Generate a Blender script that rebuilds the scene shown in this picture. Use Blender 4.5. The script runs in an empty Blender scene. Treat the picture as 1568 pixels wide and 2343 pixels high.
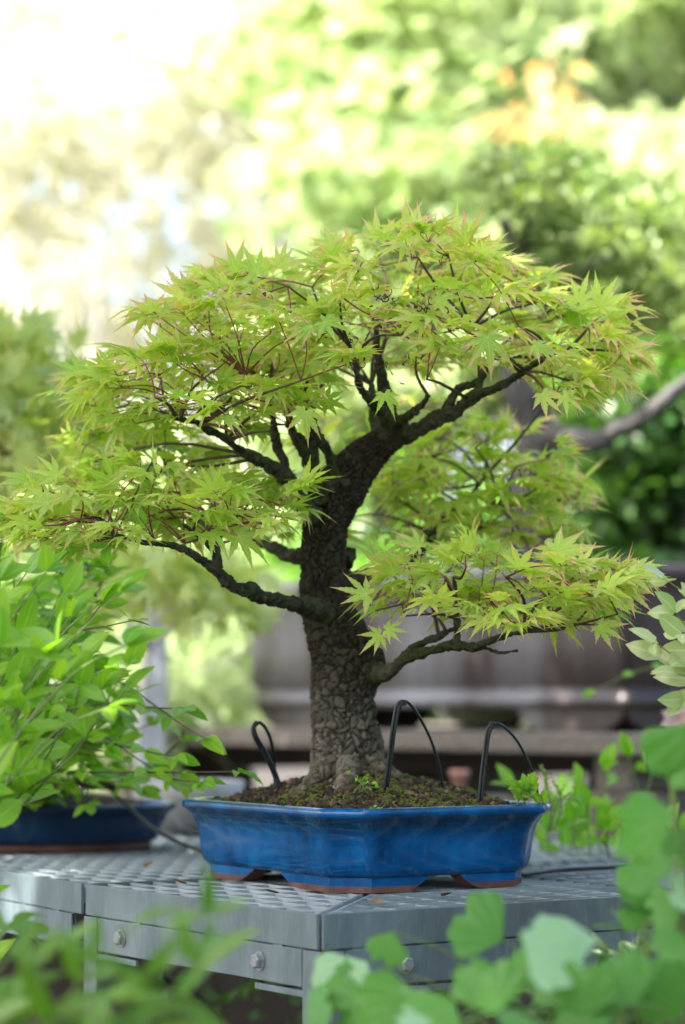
import bpy, math, random
import numpy as np
from mathutils import Vector, Matrix

# ------------------------------------------------------------------ camera, world, sun, exposure
S = bpy.context.scene
COL = S.collection
TILT = math.radians(4.45)
CAMZ = 1.01
TZ = 0.75                      # table top height
cd = bpy.data.cameras.new("camera")
cam = bpy.data.objects.new("camera", cd); COL.objects.link(cam)
cam.location = (0, 0, CAMZ); cam.rotation_euler = (math.pi/2 + TILT, 0, 0)
cd.sensor_fit = 'VERTICAL'; cd.sensor_height = 36; cd.lens = 85
cd.clip_end = 500; cd.clip_start = 0.05
cd.dof.use_dof = True; cd.dof.focus_distance = 3.21; cd.dof.aperture_fstop = 2.6
S.camera = cam
SUN_EL, SUN_AZ = math.radians(54), math.radians(-118)    # azimuth from +Y towards +X
w = bpy.data.worlds.new("World"); S.world = w; w.use_nodes = True
nt = w.node_tree; bg = nt.nodes['Background']
sky = nt.nodes.new('ShaderNodeTexSky'); sky.sky_type = 'NISHITA'; sky.sun_disc = False
sky.sun_elevation = SUN_EL; sky.sun_rotation = SUN_AZ
sky.dust_density = 6.0; sky.ozone_density = 1.0
nt.links.new(sky.outputs[0], bg.inputs[0]); bg.inputs[1].default_value = 0.15
sl = bpy.data.lights.new("sun", 'SUN'); sl.energy = 5.0; sl.angle = math.radians(0.5); sl.color = (1, 0.95, 0.86)
so = bpy.data.objects.new("sun", sl); COL.objects.link(so)
sd = Vector((math.sin(SUN_AZ)*math.cos(SUN_EL), math.cos(SUN_AZ)*math.cos(SUN_EL), math.sin(SUN_EL)))
so.rotation_euler = sd.to_track_quat('Z', 'Y').to_euler(); so.location = (-3, -4, 8)
S.view_settings.view_transform = 'Standard'; S.view_settings.look = 'None'
S.view_settings.exposure = 2.0; S.view_settings.gamma = 1
S.cycles.max_bounces = 8; S.cycles.transmission_bounces = 6; S.cycles.diffuse_bounces = 4

rng = np.random.default_rng(7); random.seed(7)
# ------------------------------------------------------------------ helpers
F = 85/36*2342.0
def P(x, y, Y):
    """a sight line of the photograph (1568 x 2342 px) met at the distance Y in front of the camera"""
    u = (x-784)/F; v = (1171-y)/F
    d = np.array([u, math.cos(TILT)-v*math.sin(TILT), math.sin(TILT)+v*math.cos(TILT)])
    return np.array([0, 0, CAMZ]) + d*(Y/d[1])
def PA(x, y, Y):
    x = np.asarray(x, float); y = np.asarray(y, float); Y = np.asarray(Y, float)
    u = (x-784)/F; v = (1171-y)/F
    d = np.stack([u, math.cos(TILT)-v*math.sin(TILT), math.sin(TILT)+v*math.cos(TILT)], -1)
    return np.array([0, 0, CAMZ]) + d*(Y/d[..., 1])[..., None]
def px(n, Y): return n*Y/F
def tag(o, label=None, cat=None, group=None, kind=None):
    if label: o['label'] = label
    if cat: o['category'] = cat
    if group: o['group'] = group
    if kind: o['kind'] = kind
    return o
def empty(name, loc, label, cat, group=None, rz=0, kind=None):
    o = bpy.data.objects.new(name, None); COL.objects.link(o); o.location = loc; o.rotation_euler = (0, 0, rz)
    o.empty_display_size = 0.05
    return tag(o, label, cat, group, kind)
def mesh_obj(name, V, Fc, mats, parent=None, col=None, smooth=True, midx=None, world=True):
    """V in world coordinates (world=True) or the parent's coordinates"""
    V = np.asarray(V, float)
    me = bpy.data.meshes.new(name)
    if isinstance(Fc, np.ndarray):
        k = Fc.shape[1]; n = len(Fc)
        me.vertices.add(len(V)); me.vertices.foreach_set('co', V.ravel())
        me.loops.add(n*k); me.loops.foreach_set('vertex_index', Fc.ravel().astype(np.int32))
        me.polygons.add(n); me.polygons.foreach_set('loop_start', np.arange(0, n*k, k, dtype=np.int32))
        me.polygons.foreach_set('loop_total', np.full(n, k, dtype=np.int32))
    else:
        me.from_pydata([tuple(v) for v in V], [], [tuple(f) for f in Fc])
    me.update(calc_edges=True); me.validate()
    if not isinstance(mats, (list, tuple)): mats = [mats]
    for m in mats: me.materials.append(m)
    n = len(me.polygons)
    me.polygons.foreach_set('use_smooth', np.full(n, smooth))
    if midx is not None and len(midx) == n: me.polygons.foreach_set('material_index', np.asarray(midx, np.int32))
    if col is not None:
        a = me.color_attributes.new('Col', 'FLOAT_COLOR', 'POINT')
        c = np.ones((len(V), 4)); c[:, :col.shape[1]] = col
        a.data.foreach_set('color', c.ravel())
    o = bpy.data.objects.new(name, me); COL.objects.link(o)
    if parent is not None:
        o.parent = parent
        if world:
            M = Matrix.Translation(parent.location) @ parent.rotation_euler.to_matrix().to_4x4()
            if parent.parent is not None:
                g = parent.parent; M = (Matrix.Translation(g.location) @ g.rotation_euler.to_matrix().to_4x4()) @ M
            me.transform(M.inverted())
    return o
class MB:
    def __init__(s): s.V = []; s.F = []; s.M = []; s.C = []; s.n = 0
    def add(s, V, Fc, mi=0, col=None):
        V = np.asarray(V, float)
        s.V.append(V); s.F += [tuple(int(i)+s.n for i in f) for f in Fc]; s.M += [mi]*len(Fc)
        if col is None: col = np.zeros((len(V), 3))
        col = np.asarray(col, float)
        if col.ndim == 1: col = np.tile(col, (len(V), 1))
        s.C.append(col); s.n += len(V)
    def box(s, a, b, mi=0, col=None, bev=0.0):
        a = np.array(a, float); b = np.array(b, float)
        if bev <= 0:
            V = [(x, y, z) for z in (a[2], b[2]) for y in (a[1], b[1]) for x in (a[0], b[0])]
            s.add(V, [(0, 2, 3, 1), (4, 5, 7, 6), (0, 1, 5, 4), (2, 6, 7, 3), (0, 4, 6, 2), (1, 3, 7, 5)], mi, col); return
        import bmesh
        bm = bmesh.new(); bmesh.ops.create_cube(bm, size=1)
        bmesh.ops.scale(bm, vec=tuple(b-a), verts=bm.verts); bmesh.ops.translate(bm, vec=tuple((a+b)/2), verts=bm.verts)
        bmesh.ops.bevel(bm, geom=bm.edges[:], offset=bev, segments=2, affect='EDGES', profile=.6)
        bm.verts.index_update()
        s.add([tuple(v.co) for v in bm.verts], [[v.index for v in f.verts] for f in bm.faces], mi, col); bm.free()
    def build(s, name, mats, parent=None, smooth=False, col=False, world=True):
        V = np.concatenate(s.V); C = np.concatenate(s.C)
        return mesh_obj(name, V, s.F, mats, parent, C if col else None, smooth, s.M, world)
def xf(V, o, rz):
    c, s_ = math.cos(rz), math.sin(rz); V = np.asarray(V, float)
    return np.stack([V[:, 0]*c-V[:, 1]*s_+o[0], V[:, 0]*s_+V[:, 1]*c+o[1], V[:, 2]+o[2]], -1)
def resample(pts, rad, step):
    """Catmull-Rom through pts, radii interpolated"""
    pts = np.asarray(pts, float); rad = np.asarray(rad, float)
    n = len(pts); out = []; ro = []
    ext = np.vstack([2*pts[0]-pts[1], pts, 2*pts[-1]-pts[-2]])
    for i in range(n-1):
        p0, p1, p2, p3 = ext[i:i+4]
        L = np.linalg.norm(p2-p1); k = max(1, int(round(L/step)))
        for j in range(k):
            t = j/k
            out.append(.5*((2*p1)+(-p0+p2)*t+(2*p0-5*p1+4*p2-p3)*t*t+(-p0+3*p1-3*p2+p3)*t**3))
            ro.append(rad[i]*(1-t)+rad[i+1]*t)
    out.append(pts[-1]); ro.append(rad[-1])
    return np.array(out), np.array(ro)
def frames(p):
    t = np.gradient(p, axis=0); t /= np.linalg.norm(t, axis=1)[:, None]+1e-12
    up = np.array([0, 0, 1.]) if abs(t[0][2]) < .9 else np.array([0, -1., 0])
    u = np.cross(t[0], up); u /= np.linalg.norm(u); U = [u]
    for i in range(1, len(p)):
        u = U[-1]-t[i]*np.dot(U[-1], t[i]); u /= np.linalg.norm(u)+1e-12; U.append(u)
    U = np.array(U); W = np.cross(t, U)
    return t, U, W
def tube(pts, rad, sides=8, step=None, closed=True):
    if step: pts, rad = resample(pts, rad, step)
    pts = np.asarray(pts, float); rad = np.asarray(rad, float)*np.ones(len(pts))
    t, U, W = frames(pts); n = len(pts)
    a = np.linspace(0, 2*math.pi, sides, endpoint=False)
    V = pts[:, None, :]+rad[:, None, None]*(np.cos(a)[None, :, None]*U[:, None, :]+np.sin(a)[None, :, None]*W[:, None, :])
    V = V.reshape(-1, 3)
    i = np.arange(n-1)[:, None]*sides; j = np.arange(sides)[None, :]; j2 = (j+1) % sides
    Fq = np.stack([i+j, i+j2, i+sides+j2, i+sides+j], -1).reshape(-1, 4)
    Fl = [tuple(f) for f in Fq]
    if closed: Fl += [tuple(range(sides))[::-1], tuple(range((n-1)*sides, n*sides))]
    return V, Fl
def bark_tube(pts, rad, sides, step, cell, depth, knob=.1, knobf=60, seed=0, stretch=1.3):
    from mathutils import noise as mn
    r_ = np.random.default_rng(seed)
    p, r = resample(pts, rad, step); t, U, W = frames(p); n = len(p)
    s = np.concatenate([[0], np.cumsum(np.linalg.norm(np.diff(p, axis=0), axis=1))])
    a = np.linspace(0, 2*math.pi, sides, endpoint=False)
    rm = r.mean(); L = s[-1]; circ = 2*math.pi*rm
    N = int(max(12, L*circ/(cell*cell*stretch)))
    ss = r_.uniform(-cell, L+cell, N); sa = r_.uniform(0, circ, N)
    SS = np.repeat(s[:, None], sides, 1); AA = np.repeat((a*rm)[None, :], n, 0)
    SS = SS+.25*cell*np.sin(AA/cell*2.1+1); AA2 = AA+.2*cell*np.sin(SS/cell*1.7)
    P0 = (p[:, None, :]+r[:, None, None]*(np.cos(a)[None, :, None]*U[:, None, :]+np.sin(a)[None, :, None]*W[:, None, :])).reshape(-1, 3)
    wv = np.array([mn.noise_vector(Vector(v)/(cell*1.6)) for v in P0]).reshape(n, sides, 3)
    w2 = np.array([mn.fractal(Vector(v)/(cell*.45), .8, 2.0, 4) for v in P0]).reshape(n, sides)
    SS = SS+cell*.75*wv[..., 0]; AA2 = AA2+cell*.75*wv[..., 1]
    f1 = np.full(SS.shape, 9.); f2 = f1.copy(); cid = np.zeros(SS.shape, int)
    for k in range(N):
        da = np.abs(AA2-sa[k]); da = np.minimum(da, circ-da)
        d = np.hypot((SS-ss[k])/stretch, da)
        m = d < f1; f2 = np.where(m, f1, np.minimum(f2, d)); cid = np.where(m, k, cid); f1 = np.where(m, d, f1)
    e = np.clip((f2-f1)/(cell*.30)+.22*w2, 0, 1); crack = e*e*(3-2*e)
    rv = r_.uniform(0, 1, N)[cid]
    kn = np.zeros(SS.shape)
    for q in range(5):
        f = knobf*(1+.7*q); kn += np.sin(SS*f+r_.uniform(0, 6)+(q % 3)*a[None, :]+1.3*np.sin(SS*f*.37+q))/(1+.5*q)
    R = r[:, None]*(1+knob*.35*kn)+depth*(crack-.6)+depth*.5*(rv-.5)*crack+depth*.40*w2
    V = p[:, None, :]+R[..., None]*(np.cos(a)[None, :, None]*U[:, None, :]+np.sin(a)[None, :, None]*W[:, None, :])
    col = np.stack([crack, rv, np.zeros_like(rv)], -1).reshape(-1, 3)
    i = np.arange(n-1)[:, None]*sides; j = np.arange(sides)[None, :]; j2 = (j+1) % sides
    Fl = [tuple(f) for f in np.stack([i+j, i+j2, i+sides+j2, i+sides+j], -1).reshape(-1, 4)]
    Fl += [tuple(range(sides))[::-1], tuple(range((n-1)*sides, n*sides))]
    return V.reshape(-1, 3), Fl, col, p, r
def in_poly(x, y, poly):
    c = np.zeros(len(x), bool); n = len(poly)
    for i in range(n):
        x1, y1 = poly[i]; x2, y2 = poly[(i+1) % n]
        m = ((y1 > y) != (y2 > y)) & (x < (x2-x1)*(y-y1)/(y2-y1+1e-9)+x1); c ^= m
    return c
def sample_poly(poly, n, mind=0):
    q = np.array(poly, float); lo = q.min(0); hi = q.max(0); X = []; tries = 0
    while len(X) < n and tries < 400:
        c = rng.uniform(lo, hi, (n*2, 2)); c = c[in_poly(c[:, 0], c[:, 1], poly)]
        for v in c:
            if mind and X and np.min(np.hypot(*(np.array(X)-v).T)) < mind: continue
            X.append(v)
            if len(X) >= n: break
        tries += 1
        if mind: mind *= .97
    return np.array(X)
def norm(v): return v/(np.linalg.norm(v, axis=-1, keepdims=True)+1e-12)
def basis(d, up):
    """columns: x=side, y=leaf direction, z=leaf normal"""
    y = norm(d); x = norm(np.cross(y, up)); z = np.cross(x, y)
    return np.stack([x, y, z], -1)

# ------------------------------------------------------------------ leaf templates (unit length, +Y direction, +Z normal)
def maple(spread=1.0, droop=.25, fold=.25, seed=0):
    r_ = np.random.default_rng(seed)
    V = [(0, 0, 0)]; C = [0]; Fc = []; K = ['m']
    ang = np.radians(np.array([-122, -78, -38, 0, 38, 78, 122])*spread+r_.normal(0, 4, 7))
    Ls = np.array([.38, .70, .93, 1.05, .93, .70, .38])*r_.uniform(.92, 1.08, 7)
    def add(rr, a, z, t): V.append((rr*math.sin(a), rr*math.cos(a), z)); C.append(t); K.append(''); return len(V)-1
    sin_i = [add(.10, ang[0]-.5, 0, 0)]
    for i in range(6): sin_i.append(add(.27*min(Ls[i], Ls[i+1])/.8, (ang[i]+ang[i+1])/2, 0, 0))
    sin_i.append(add(.10, ang[-1]+.5, 0, 0))
    for i in range(7):
        L = Ls[i]; a = ang[i]; wd = .120*(.6+.4*L)
        def pt(f, s_, t=0):
            rr = math.hypot(f*L, s_*wd); aa = a+math.atan2(s_*wd, f*L)
            z = abs(s_)*wd*fold - droop*(f*L)**2
            return add(rr, aa, z, t)
        m1 = pt(.33, 0); m2 = pt(.6, 0, .1); m3 = pt(.8, 0, .45); tip = pt(1.08, 0, 1)
        for q in (m1, m2, m3): K[q] = 'm'
        for sgn, si in ((-1, sin_i[i]), (1, sin_i[i+1])):
            e = [si, pt(.36, .78*sgn), pt(.47, 1.08*sgn, .25), pt(.49, .82*sgn, .1), pt(.62, .86*sgn, .4), pt(.64, .6*sgn, .25), pt(.77, .5*sgn, .6), pt(.80, .3*sgn, .5)]
            tr = [(0, e[0], m1), (e[0], e[1], m1), (e[1], e[2], m1), (e[2], e[3], m1), (e[3], m2, m1), (e[3], e[4], m2), (e[4], e[5], m2), (e[5], m3, m2), (e[5], e[6], m3), (e[6], e[7], m3), (e[7], tip, m3)]
            Fc += [t_ if sgn < 0 else (t_[0], t_[2], t_[1]) for t_ in tr]
    V = np.array(V); V[:, :2] *= 1/1.05
    vein = np.array([1. if (q == 0 or k_ == 'm') else 0. for q, k_ in enumerate(K)])
    return V, np.array(Fc), np.stack([np.array(C, float), vein], -1)
def ovate(width=.5, fold=.2, droop=.2, tipy=1.0, wave=0, nseg=5):
    V = []; C = []; Fc = []
    for i in range(nseg+1):
        f = i/nseg
        h = width*.5*math.sin(math.pi*min(1, f*.94+.03)**(.8))**.9*(1 if 0 < i < nseg else .02)
        z = -droop*f*f
        w_ = wave*math.sin(f*11)
        V += [(-h, f, z+h*fold+w_), (0, f, z), (h, f, z+h*fold-w_)]; C += [.25, 0, .25] if i < nseg else [1, 1, 1]
    for i in range(nseg):
        b = 3*i
        Fc += [(b, b+1, b+4), (b, b+4, b+3), (b+1, b+2, b+5), (b+1, b+5, b+4)]
    return np.array(V), np.array(Fc), np.stack([np.array(C, float), np.array([0., 1., 0.]*(nseg+1))], -1)
def fan(half=62, seed=0, notch=.35, cup=.25):
    r_ = np.random.default_rng(seed); n = 22; V = [(0, 0, 0)]; C = [0]; Fc = []
    rings = (.35, .7, .92, 1.0)
    for ri, rr in enumerate(rings):
        for i in range(n+1):
            a = math.radians(-half+2*half*i/n); k = 1.0
            if ri >= 2: k = 1-(notch if ri == 3 else notch*.75)*math.exp(-((i-n/2-.5)/1.3)**2)+.018*math.sin(i*1.3+seed)*(ri-1)
            k *= 1-.04*abs(i-n/2)/(n/2)-(.20*(abs(i-n/2)/(n/2))**5 if ri >= 2 else 0)
            z = cup*rr*rr*((a)**2)-.12*rr*rr+.02*rr*math.sin(i*1.7+seed)
            V.append((rr*k*math.sin(a), rr*k*math.cos(a), z)); C.append(.1 if ri < 3 else .6)
    for i in range(n): Fc.append((0, 1+i+1, 1+i))
    for ri in range(3):
        b = 1+ri*(n+1)
        for i in range(n):
            Fc.append((b+i, b+i+1, b+n+1+i+1)); Fc.append((b+i, b+n+1+i+1, b+n+1+i))
    return np.array(V), np.array(Fc), np.array(C, float)
def scatter(tpls, pos, B, size, var, pick=None):
    """merge copies of templates: returns V, tris, colours (var, tip, rand)"""
    N = len(pos); pick = rng.integers(0, len(tpls), N) if pick is None else pick
    Vs = []; Fs = []; Cs = []; off = 0
    size = np.asarray(size)
    if size.ndim == 1: size = np.stack([size]*3, -1)
    for k, (tv, tf, tc) in enumerate(tpls):
        ids = np.where(pick == k)[0]
        if len(ids) == 0: continue
        v = tv[None]*size[ids][:, None, :]
        v = np.einsum('nij,nvj->nvi', B[ids], v)+pos[ids][:, None, :]
        m = len(tv)
        Fs.append((tf[None]+(off+np.arange(len(ids))*m)[:, None, None]).reshape(-1, 3)); off += m*len(ids)
        Vs.append(v.reshape(-1, 3))
        tc2 = tc if tc.ndim == 2 else np.stack([tc, tc*0], -1)
        c = np.stack([np.repeat(var[ids], m), np.tile(tc2[:, 0], len(ids)), np.repeat(rng.uniform(0, 1, len(ids)), m), np.tile(tc2[:, 1], len(ids))], -1); Cs.append(c)
    return np.concatenate(Vs), np.concatenate(Fs), np.concatenate(Cs)
MAPLES = [maple(1.0, .16, .25, 1), maple(.88, .32, .35, 2), maple(1.05, .05, .15, 3), maple(.72, .42, .5, 4), maple(.95, .22, .3, 5), maple(.8, -.1, .3, 6), maple(.6, .25, .6, 7), maple(1.0, .5, .4, 8)]
OVATES = [ovate(.52, .3, .18), ovate(.46, .45, .3), ovate(.58, .15, .1)]
LANCES = [ovate(.27, .4, .3, nseg=6), ovate(.24, .25, .15, nseg=6), ovate(.30, .5, .45, nseg=6)]
FANS = [fan(62, 0, .25, .06), fan(68, 1, .45, .10), fan(56, 2, .15, .04)]
ROUGH = [ovate(.62, .3, .2, nseg=3), ovate(.7, .1, .1, nseg=3)]

# ------------------------------------------------------------------ materials
def nmat(name):
    m = bpy.data.materials.new(name); m.use_nodes = True; n = m.node_tree
    return m, n, n.nodes, n.links, n.nodes['Principled BSDF']
def mixc(n, l, fac, a, b):
    x = n.new('ShaderNodeMix'); x.data_type = 'RGBA'
    for s_, v in ((0, fac), (6, a), (7, b)):
        if hasattr(v, 'links'): l.new(v, x.inputs[s_])
        elif s_ == 0: x.inputs[0].default_value = v
        else: x.inputs[s_].default_value = (*v, 1)
    return x.outputs[2]
def ramp(n, l, src, stops):
    r = n.new('ShaderNodeValToRGB'); l.new(src, r.inputs[0])
    while len(r.color_ramp.elements) < len(stops): r.color_ramp.elements.new(.5)
    for e, (p_, c) in zip(r.color_ramp.elements, stops):
        e.position = p_; e.color = (*c, 1) if isinstance(c, tuple) else (c, c, c, 1)
    return r.outputs[0]
def noise(n, l, scale, detail=4, rough=.55, sc=None, coord='Object'):
    t = n.new('ShaderNodeTexCoord'); x = n.new('ShaderNodeTexNoise')
    x.inputs['Scale'].default_value = scale; x.inputs['Detail'].default_value = detail; x.inputs['Roughness'].default_value = rough
    if sc:
        mp = n.new('ShaderNodeMapping'); mp.inputs['Scale'].default_value = sc
        l.new(t.outputs[coord], mp.inputs[0]); l.new(mp.outputs[0], x.inputs[0])
    else: l.new(t.outputs[coord], x.inputs[0])
    return x.outputs['Fac']
def bump(n, l, src, bs, strength=.4, dist=.002):
    b = n.new('ShaderNodeBump'); b.inputs['Strength'].default_value = strength; b.inputs['Distance'].default_value = dist
    l.new(src, b.inputs['Height']); l.new(b.outputs[0], bs.inputs['Normal']); return b
def leafmat(name, lo, hi, tip, trans=.45, rough=.42, tcol=(1.5, 1.45, .5), spec=.5):
    m, nt_, n, l, bs = nmat(name)
    at = n.new('ShaderNodeAttribute'); at.attribute_name = 'Col'
    sp = n.new('ShaderNodeSeparateColor'); l.new(at.outputs['Color'], sp.inputs[0])
    c = mixc(n, l, sp.outputs[0], lo, hi)
    c = mixc(n, l, noise(n, l, 90, 3), c, mixc(n, l, .35, c, (lo[0]*.6, lo[1]*.7, lo[2]*.6)))
    mu = n.new('ShaderNodeMath'); mu.operation = 'MULTIPLY'; l.new(sp.outputs[1], mu.inputs[0])
    ad = n.new('ShaderNodeMath'); ad.operation = 'MULTIPLY_ADD'; l.new(sp.outputs[2], ad.inputs[0]); ad.inputs[1].default_value = 1.3; ad.inputs[2].default_value = -.1
    ad.use_clamp = True; l.new(ad.outputs[0], mu.inputs[1])
    c = mixc(n, l, mu.outputs[0], c, tip)
    c = mixc(n, l, ramp(n, l, at.outputs['Alpha'], [(.86, 0.), (1., .45)]), c, (min(1, hi[0]*1.35+.06), min(1, hi[1]*1.2+.05), hi[2]*1.4+.04))
    l.new(c, bs.inputs['Base Color']); bs.inputs['Roughness'].default_value = rough
    bs.inputs['Specular IOR Level'].default_value = spec
    tr = n.new('ShaderNodeBsdfTranslucent')
    mm = n.new('ShaderNodeVectorMath'); mm.operation = 'MULTIPLY'; l.new(c, mm.inputs[0]); mm.inputs[1].default_value = tcol
    l.new(mm.outputs[0], tr.inputs[0])
    mx = n.new('ShaderNodeMixShader'); mx.inputs[0].default_value = trans
    l.new(bs.outputs[0], mx.inputs[1]); l.new(tr.outputs[0], mx.inputs[2]); l.new(mx.outputs[0], n['Material Output'].inputs[0])
    return m
def barkmat(name, crackc, lo, hi, moss=None, mosslo=.55, z0=None, z1=None, low=None):
    m, nt_, n, l, bs = nmat(name)
    at = n.new('ShaderNodeAttribute'); at.attribute_name = 'Col'
    sp = n.new('ShaderNodeSeparateColor'); l.new(at.outputs['Color'], sp.inputs[0])
    c = mixc(n, l, sp.outputs[1], lo, hi)
    c = mixc(n, l, ramp(n, l, noise(n, l, 130, 5, .7), [(.35, 0.), (.7, 1.)]), c, mixc(n, l, .5, c, hi))
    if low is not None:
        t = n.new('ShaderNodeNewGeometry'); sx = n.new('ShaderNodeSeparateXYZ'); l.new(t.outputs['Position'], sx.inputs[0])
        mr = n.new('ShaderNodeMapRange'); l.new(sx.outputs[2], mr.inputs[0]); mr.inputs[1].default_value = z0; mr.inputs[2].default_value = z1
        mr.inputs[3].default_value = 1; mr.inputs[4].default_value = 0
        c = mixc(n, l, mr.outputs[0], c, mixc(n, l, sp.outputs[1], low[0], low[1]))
    if low is not None:
        m2 = n.new('ShaderNodeMapRange'); l.new(sx.outputs[2], m2.inputs[0]); m2.inputs[1].default_value = z0+.002; m2.inputs[2].default_value = z0+.075; m2.inputs[3].default_value = .85; m2.inputs[4].default_value = 0
        m3 = n.new('ShaderNodeMath'); m3.operation = 'MULTIPLY'; l.new(m2.outputs[0], m3.inputs[0]); l.new(ramp(n, l, noise(n, l, 24, 4, .6), [(.42, 0.), (.54, 1.)]), m3.inputs[1])
        c = mixc(n, l, m3.outputs[0], c, ramp(n, l, noise(n, l, 60, 3), [(.4, (.13, .06, .018)), (.6, (.07, .075, .015))]))
    if moss: c = mixc(n, l, ramp(n, l, noise(n, l, 22, 5, .65), [(mosslo, 0.), (mosslo+.12, 1.)]), c, moss)
    c = mixc(n, l, ramp(n, l, sp.outputs[0], [(0., .25), (.8, 1.)]), crackc, c)
    l.new(c, bs.inputs['Base Color']); bs.inputs['Roughness'].default_value = .9
    bs.inputs['Specular IOR Level'].default_value = .2
    bump(n, l, noise(n, l, 350, 6, .7), bs, .7, .0015)
    return m
def plainmat(name, c1, c2, scale=20, rough=.7, metal=0, bs_=.3, bd=.002, sc=None, detail=5, spec=.5):
    m, nt_, n, l, bs = nmat(name)
    f = noise(n, l, scale, detail, .6, sc)
    l.new(ramp(n, l, f, [(.3, c1), (.7, c2)]), bs.inputs['Base Color'])
    bs.inputs['Roughness'].default_value = rough; bs.inputs['Metallic'].default_value = metal
    bs.inputs['Specular IOR Level'].default_value = spec
    if bs_: bump(n, l, f, bs, bs_, bd)
    return m
M = {}
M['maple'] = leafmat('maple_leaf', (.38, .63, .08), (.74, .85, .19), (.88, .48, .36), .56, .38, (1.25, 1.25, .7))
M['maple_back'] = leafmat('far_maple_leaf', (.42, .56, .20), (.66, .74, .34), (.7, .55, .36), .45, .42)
M['shrub'] = leafmat('shrub_leaf', (.16, .42, .03), (.36, .60, .06), (.34, .52, .06), .47, .36, (1.3, 1.4, .4))
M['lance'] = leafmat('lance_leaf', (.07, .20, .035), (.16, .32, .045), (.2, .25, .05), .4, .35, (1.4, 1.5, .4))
M['ginkgo'] = leafmat('ginkgo_leaf', (.34, .56, .34), (.055, .23, .003), (.10, .28, .01), .38, .40, (1.3, 1.35, .2), .4)  # pale first colour paints sky reflection onto a few leaves
M['pale'] = leafmat('pale_leaf', (.26, .46, .10), (.62, .68, .42), (.5, .4, .15), .35, .3, (1.2, 1.3, .5))
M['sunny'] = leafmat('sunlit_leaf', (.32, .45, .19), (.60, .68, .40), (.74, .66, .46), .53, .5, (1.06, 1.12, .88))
M['cream'] = leafmat('cream_leaf', (.52, .57, .40), (.76, .75, .64), (.84, .70, .62), .55, .5, (1.08, 1.06, .98))  # cream tone stands in for overexposed glare on sunlit leaves
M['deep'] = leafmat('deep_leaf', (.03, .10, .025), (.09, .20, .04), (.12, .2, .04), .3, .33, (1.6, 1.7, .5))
M['pine'] = leafmat('evergreen_leaf', (.15, .24, .07), (.33, .42, .15), (.1, .16, .05), .3, .4, (1.5, 1.6, .7))
M['red'] = leafmat('red_leaf', (.70, .48, .28), (.74, .58, .30), (.78, .5, .42), .5, .4, (1.3, 1, .6))
M['bark'] = barkmat('maple_bark', (.010, .009, .007), (.024, .021, .014), (.062, .054, .038), (.040, .036, .014), .56, TZ+.12, TZ+.32, ((.11, .095, .075), (.29, .26, .22)))  # darker upper tone holds crown shade and dark moss; paler foot is lichen
M['cbark'] = barkmat('pale_bark', (.6, .58, .53), (.7, .68, .63), (.8, .78, .74))  # near-white: glare on far branches put into the colour
M['limb'] = barkmat('limb_bark', (.012, .012, .008), (.035, .035, .022), (.085, .085, .058), (.040, .055, .016), .5)
M['fbark'] = barkmat('grey_bark', (.03, .028, .025), (.065, .06, .055), (.15, .145, .145))
m, nt_, n, l, bs = nmat('twig'); at = n.new('ShaderNodeAttribute'); at.attribute_name = 'Col'
sp = n.new('ShaderNodeSeparateColor'); l.new(at.outputs['Color'], sp.inputs[0])
l.new(mixc(n, l, sp.outputs[0], (.035, .028, .018), (.34, .075, .045)), bs.inputs['Base Color']); bs.inputs['Roughness'].default_value = .6
M['twig'] = m
M['stem'] = plainmat('green_stem', (.12, .2, .04), (.2, .26, .08), 60, .5, 0, 0)
M['brownstem'] = plainmat('brown_stem', (.05, .035, .02), (.1, .07, .045), 60, .7, 0, .2)
M['wither'] = plainmat('withered_leaf', (.02, .012, .008), (.12, .06, .04), 120, .8, 0, 0)
# galvanised steel
m, nt_, n, l, bs = nmat('galvanised_steel')
f1 = noise(n, l, 9, 6, .65, (1, 1, .35)); f2 = noise(n, l, 160, 3, .6, (1, 1, .12)); f3 = noise(n, l, 3.5, 5, .6)
c = ramp(n, l, f1, [(.28, (.085, .125, .135)), (.72, (.215, .280, .300))])
c = mixc(n, l, ramp(n, l, f2, [(.48, 0.), (.85, .4)]), c, (.33, .39, .405))
c = mixc(n, l, ramp(n, l, f3, [(.52, 0.), (.72, .55)]), c, (.075, .09, .088))
c = mixc(n, l, ramp(n, l, noise(n, l, 38, 5, .7), [(.68, 0.), (.76, .7)]), c, (.16, .10, .06))
l.new(c, bs.inputs['Base Color']); bs.inputs['Metallic'].default_value = .35
l.new(ramp(n, l, f2, [(.3, .42), (.7, .62)]), bs.inputs['Roughness'])
bump(n, l, f2, bs, .25, .0008); M['steel'] = m
m2_ = m.copy(); m2_.name = 'grating_steel'; b2 = m2_.node_tree.nodes['Principled BSDF']; b2.inputs['Metallic'].default_value = .75
for rn in m2_.node_tree.nodes:
    if rn.type == 'VALTORGB' and abs(rn.color_ramp.elements[0].position-.28) < .001:
        rn.color_ramp.elements[0].color = (.36, .41, .43, 1); rn.color_ramp.elements[1].color = (.58, .64, .67, 1)  # brighter copy of the steel: sky reflection on the bars put into colour
M['grate'] = m2_
M['bolt'] = plainmat('zinc_bolt', (.22, .25, .27), (.45, .48, .50), 150, .35, .6, .2, .0005)
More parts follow.
